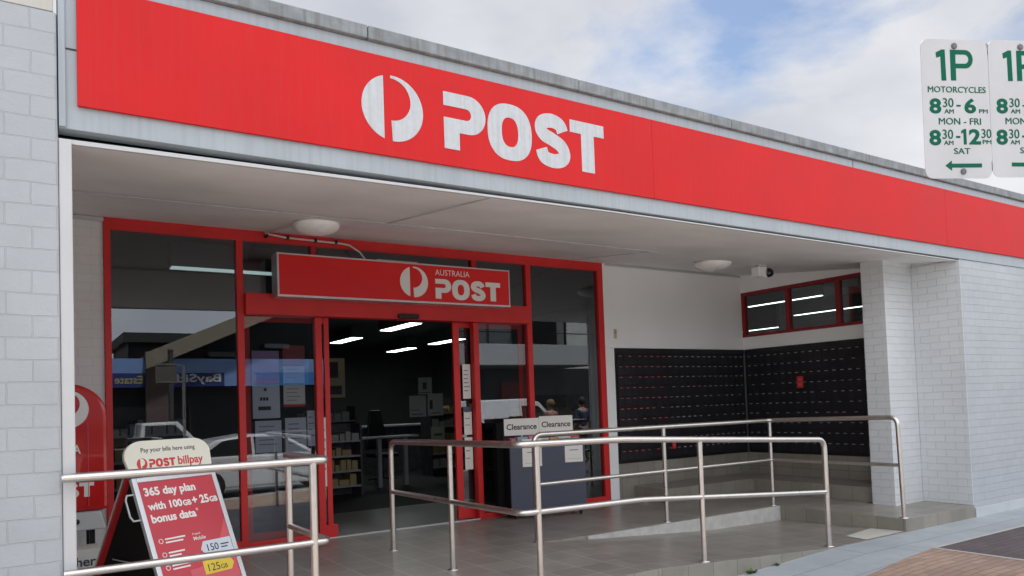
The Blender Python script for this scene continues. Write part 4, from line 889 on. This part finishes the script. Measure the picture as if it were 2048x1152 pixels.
for nm, x0, x1, h, m, lab in (('brick_shop', -30, -2.2, 4.6, M_pill, 'brown brick shop left of the estate agency across the street'), ('render_shop', 34.2, 70, 6, M_rend2, 'grey rendered shop beyond the balcony building')):
    t = thing(nm, lab, 'building', ((x0 + x1) / 2, -17, -.42)); KO = Kit(t); KO('wall', MB().box(x0, x1, -26, -17, -.42, h), m); KO('window', MB().box(x0 + 1, x1 - 1, -16.99, -16.9, .2, 2.4), M_winb); KO('awning', MB().box(x0, x1, -16.9, -14.6, 2.7, 3.2), M_dkwall)
op = thing('street_pole', 'dark street pole by the far kerb, seen in the glass', 'pole', (4.72, -13.9, -.42)); KO = Kit(op)
KO('pole', MB().tube([(4.72, -13.9, -.42), (4.72, -13.9, 3.75)], .09), M_dkwall); KO('cap', MB().lathe([(.11, 0), (.11, .06), (.02, .1)], (4.72, -13.9, 3.75)), M_dkwall)

M_carw = plain('white_car_paint', (0.74, 0.75, 0.76), .25, var=.01, coat=.6); M_carg = plain('car_glass', (0.012, 0.014, 0.016), .06); M_lampw = plain('headlamp', (.6, .62, .65), .1)
def vehicle(name, label, cat, x, y, L, Wd, lower, roof, wins, wheels, wr, flip=False):
    """lower, roof: side outlines (x along length, z) of the body and of the cabin; built as tapered prisms"""
    t = thing(name, label, cat, (x, y, -.58)); 
    if flip: t.rotation_euler = (0, 0, math.pi)
    def slab(poly, hw0, hw1, z0, z1):
        n = len(poly); vs = []
        hw = lambda z: hw0 + (hw1 - hw0) * max(0, min(1, (z - z0) / (z1 - z0)))
        for s in (-1, 1): vs += [(a, s * hw(b), b) for a, b in poly]
        fs = [tuple(range(n - 1, -1, -1)), tuple(range(n, 2 * n))] + [(i, (i + 1) % n, n + (i + 1) % n, n + i) for i in range(n)]
        return MB().add(vs, fs)
    zs = [b for a, b in lower]; zr = [b for a, b in roof]
    body = slab(lower, Wd / 2, Wd / 2 - .05, min(zs), max(zs)).build('body', M_carw, t, .05, 3)
    cabin = slab(roof, Wd / 2 - .055, Wd / 2 - .22, min(zr), max(zr)).build('cabin', M_carw, t, .05, 3)
    for poly in wins:
        n = len(poly); z0, z1 = min(zr), max(zr)
        for s in (-1, 1):
            vs = []
            for off in (-.03, .006): vs += [(a, s * (Wd / 2 - .055 - .165 * (b - z0) / (z1 - z0) + off), b) for a, b in poly]
            MB().add(vs, [tuple(range(n)), tuple(range(n, 2 * n))] + [(i, (i + 1) % n, n + (i + 1) % n, n + i) for i in range(n)]).build('window', M_carg, t)
    for wx in wheels:
        for s in (-1, 1):
            w = MB().lathe([(wr * .6, -.1), (wr, -.1), (wr, .1), (wr * .6, .1)], (wx, s * (Wd / 2 - .09), wr), (0, 1, 0), 24).build('wheel', M_rubber, t, .02)
            MB().lathe([(wr * .62, -.105), (wr * .62, .105)], (wx, s * (Wd / 2 - .09), wr), (0, 1, 0), 18).build('rim', M_alu, w)
    xe = max(a for a, b in lower)
    for s in (-1, 1): MB().box(xe - .12, xe + .005, s * (Wd / 2 - .3) - .16, s * (Wd / 2 - .3) + .16, .62, .76).build('headlight', M_lampw, t, .02)
    return t
vehicle('parked_sedan', 'white sedan parked across the street, reflected low in the left windows', 'car', 5.1, -3.2, 4.6, 1.8,
    [(-2.25, .25), (-2.3, .6), (-2.2, .93), (-1.2, .98), (1.0, .95), (1.9, .86), (2.25, .72), (2.3, .4), (2.2, .25)], [(-2.0, .92), (-1.25, 1.36), (-.5, 1.46), (.3, 1.44), (1.15, .93)],
    [[(-1.6, .99), (-1.1, 1.33), (-.45, 1.40), (-.45, .99)], [(-.38, .99), (-.38, 1.40), (.25, 1.38), (.9, .99)]], (-1.4, 1.42), .32)
vehicle('parked_ute', 'white work ute parked behind the sedan, reflected in the tall left window', 'ute', 3.6, -8.3, 5.0, 1.8,
    [(-2.4, .45), (-2.4, 1.0), (-.6, 1.05), (.9, 1.08), (2.2, 1.0), (2.4, .9), (2.4, .35), (-2.0, .35)], [(-.75, 1.0), (-.65, 1.78), (.3, 1.80), (.95, 1.05)],
    [[(-.62, 1.1), (-.56, 1.70), (.22, 1.71), (.75, 1.1)]], (-1.5, 1.5), .36)
vehicle('parked_van', 'white van parked across the street, reflected in the right windows', 'van', 13.0, -4.3, 4.9, 1.9,
    [(-2.4, .3), (-2.4, 1.2), (1.2, 1.2), (2.2, 1.0), (2.4, .7), (2.35, .3)], [(-2.36, 1.1), (-2.3, 2.1), (.3, 2.12), (.8, 2.0), (1.6, 1.1)],
    [[(.1, 1.3), (.1, 1.9), (.72, 1.88), (1.3, 1.3)]], (-1.6, 1.5), .34)
vehicle('parked_hatchback', 'white hatchback parked beyond the van, reflected in the right window', 'car', 18.4, -3.6, 4.2, 1.75,
    [(-2.05, .25), (-2.1, .9), (-1.2, .97), (1.0, .95), (1.8, .85), (2.05, .65), (2.0, .25)], [(-1.95, .92), (-1.6, 1.4), (-.4, 1.5), (.2, 1.47), (1.1, .93)],
    [[(-1.5, .99), (-1.35, 1.36), (-.45, 1.43), (-.45, .99)], [(-.38, .99), (-.38, 1.43), (.15, 1.40), (.85, .99)]], (-1.3, 1.3), .31)

# two people on the footpath outside the picture, seen only as reflections in the right window
M_skin = plain('skin', (.48, .31, .23), .55); M_hair = plain('dark_hair', (.035, .024, .018), .6); M_hairl = plain('fair_hair', (.25, .17, .09), .6)
def person(x, y, top, legs, hair, hgt, label):
    z0 = zp(x); t = thing('person', label, 'person', (x, y, z0)); s = hgt / 1.7
    J = [(0, 0, .92), (0, 0, 1.08), (0, .01, 1.25), (0, 0, 1.40), (0, -.01, 1.48), (0, -.03, 1.58), (0, -.035, 1.66)]
    rad = [.135, .115, .135, .10, .05, .088, .07]; ed = [(i, i + 1) for i in range(6)]
    for sgn in (-1, 1):
        b = len(J)
        J += [(sgn * .16, 0, 1.38), (sgn * .22, .03, 1.12), (sgn * .20, -.10, .90), (sgn * .19, -.14, .84)]; rad += [.058, .044, .034, .028]; ed += [(3, b), (b, b + 1), (b + 1, b + 2), (b + 2, b + 3)]
        for q, (dx, dy, l) in enumerate(((-.028, 0, .085), (-.01, -.008, .095), (.01, -.008, .09), (.027, 0, .072), (-.045 * 1, -.03, .05))):
            c = len(J); J += [(sgn * (.19 + dx * .6), -.145 + dy - .01, .80), (sgn * (.19 + dx * .8), -.15 + dy - .025, .80 - l)]; rad += [.010, .008]; ed += [(b + 3, c), (c, c + 1)]
        b = len(J)
        J += [(sgn * .095, 0, .86), (sgn * .105, -.015, .48), (sgn * .11, .03, .09), (sgn * .115, -.10, .04), (sgn * .118, -.16, .035)]; rad += [.088, .062, .044, .042, .03]; ed += [(0, b), (b, b + 1), (b + 1, b + 2), (b + 2, b + 3), (b + 3, b + 4)]
    def skinned(name, idx, extra, mat):
        mp_ = {j: k for k, j in enumerate(idx)}; e2 = [(mp_[a], mp_[b]) for a, b in ed if a in mp_ and b in mp_]
        m2 = bpy.data.meshes.new(name); m2.from_pydata([(J[i][0] * s, J[i][1] * s, J[i][2] * s) for i in idx], e2, []); m2.materials.append(mat)
        c = link(bpy.data.objects.new(name, m2), t); q = c.modifiers.new('skin', 'SKIN'); q.use_smooth_shade = True
        for k, i in enumerate(idx):
            sv_ = m2.skin_vertices[0].data[k]; sv_.radius = ((rad[i] + extra) * s, (rad[i] * (.72 if i < 4 else 1) + extra) * s); sv_.use_root = (k == 0)
        w = c.modifiers.new('sub', 'SUBSURF'); w.levels = w.render_levels = 1
    skinned('body', list(range(len(J))), 0.0, M_skin)
    cloth = skinned
    iL = 7; nf = 10; lL = iL + 4 + nf; iR = lL + 5; lR = iR + 4 + nf
    cloth('shirt', [0, 1, 2, 3, iL, iL + 1, iR, iR + 1], .016, top); cloth('trousers', [0, lL, lL + 1, lL + 2, lR, lR + 1, lR + 2], .014, legs)
    MB().lathe([(.03, -.10), (.098, -.04), (.102, .02), (.085, .075), (.045, .105), (.004, .115)], (0, .0 * s, 1.63 * s), (0, .18, 1), 20).build('hair', hair, t)
    f = MB().tube([(0, -.115 * s, 1.62 * s), (0, -.14 * s, 1.585 * s)], .011, 8)
    f.build('nose', M_skin, t); e = MB()
    for sg in (-1, 1): e.lathe([(.001, -.008), (.008, 0), (.001, .008)], (sg * .034, -.112 * s, 1.62 * s), (0, 1, 0), 8)
    e.build('eyes', M_ink, t); MB().box(-.024, .024, -.122 * s, -.108 * s, 1.548 * s, 1.555 * s).build('mouth', M_poster2, t, .002)
    ear = MB()
    for sg in (-1, 1): ear.lathe([(.003, -.01), (.022, -.006), (.022, .006), (.003, .01)], (sg * .088, -.03 * s, 1.60 * s), (1, 0, 0), 10)
    ear.build('ears', M_skin, t); return t
person(10.75, 1.25, plain('pink_print', (.30, .12, .15), .8, var=.5, scale=30), plain('jeans', (.05, .06, .09), .8), M_hairl, 1.56, 'person in a pink patterned top, reflected in the right window')
person(11.62, 1.35, plain('navy_shirt', (.035, .05, .11), .8), plain('grey_trousers', (.09, .09, .09), .8), M_hair, 1.60, 'person in a navy shirt, reflected in the right window')
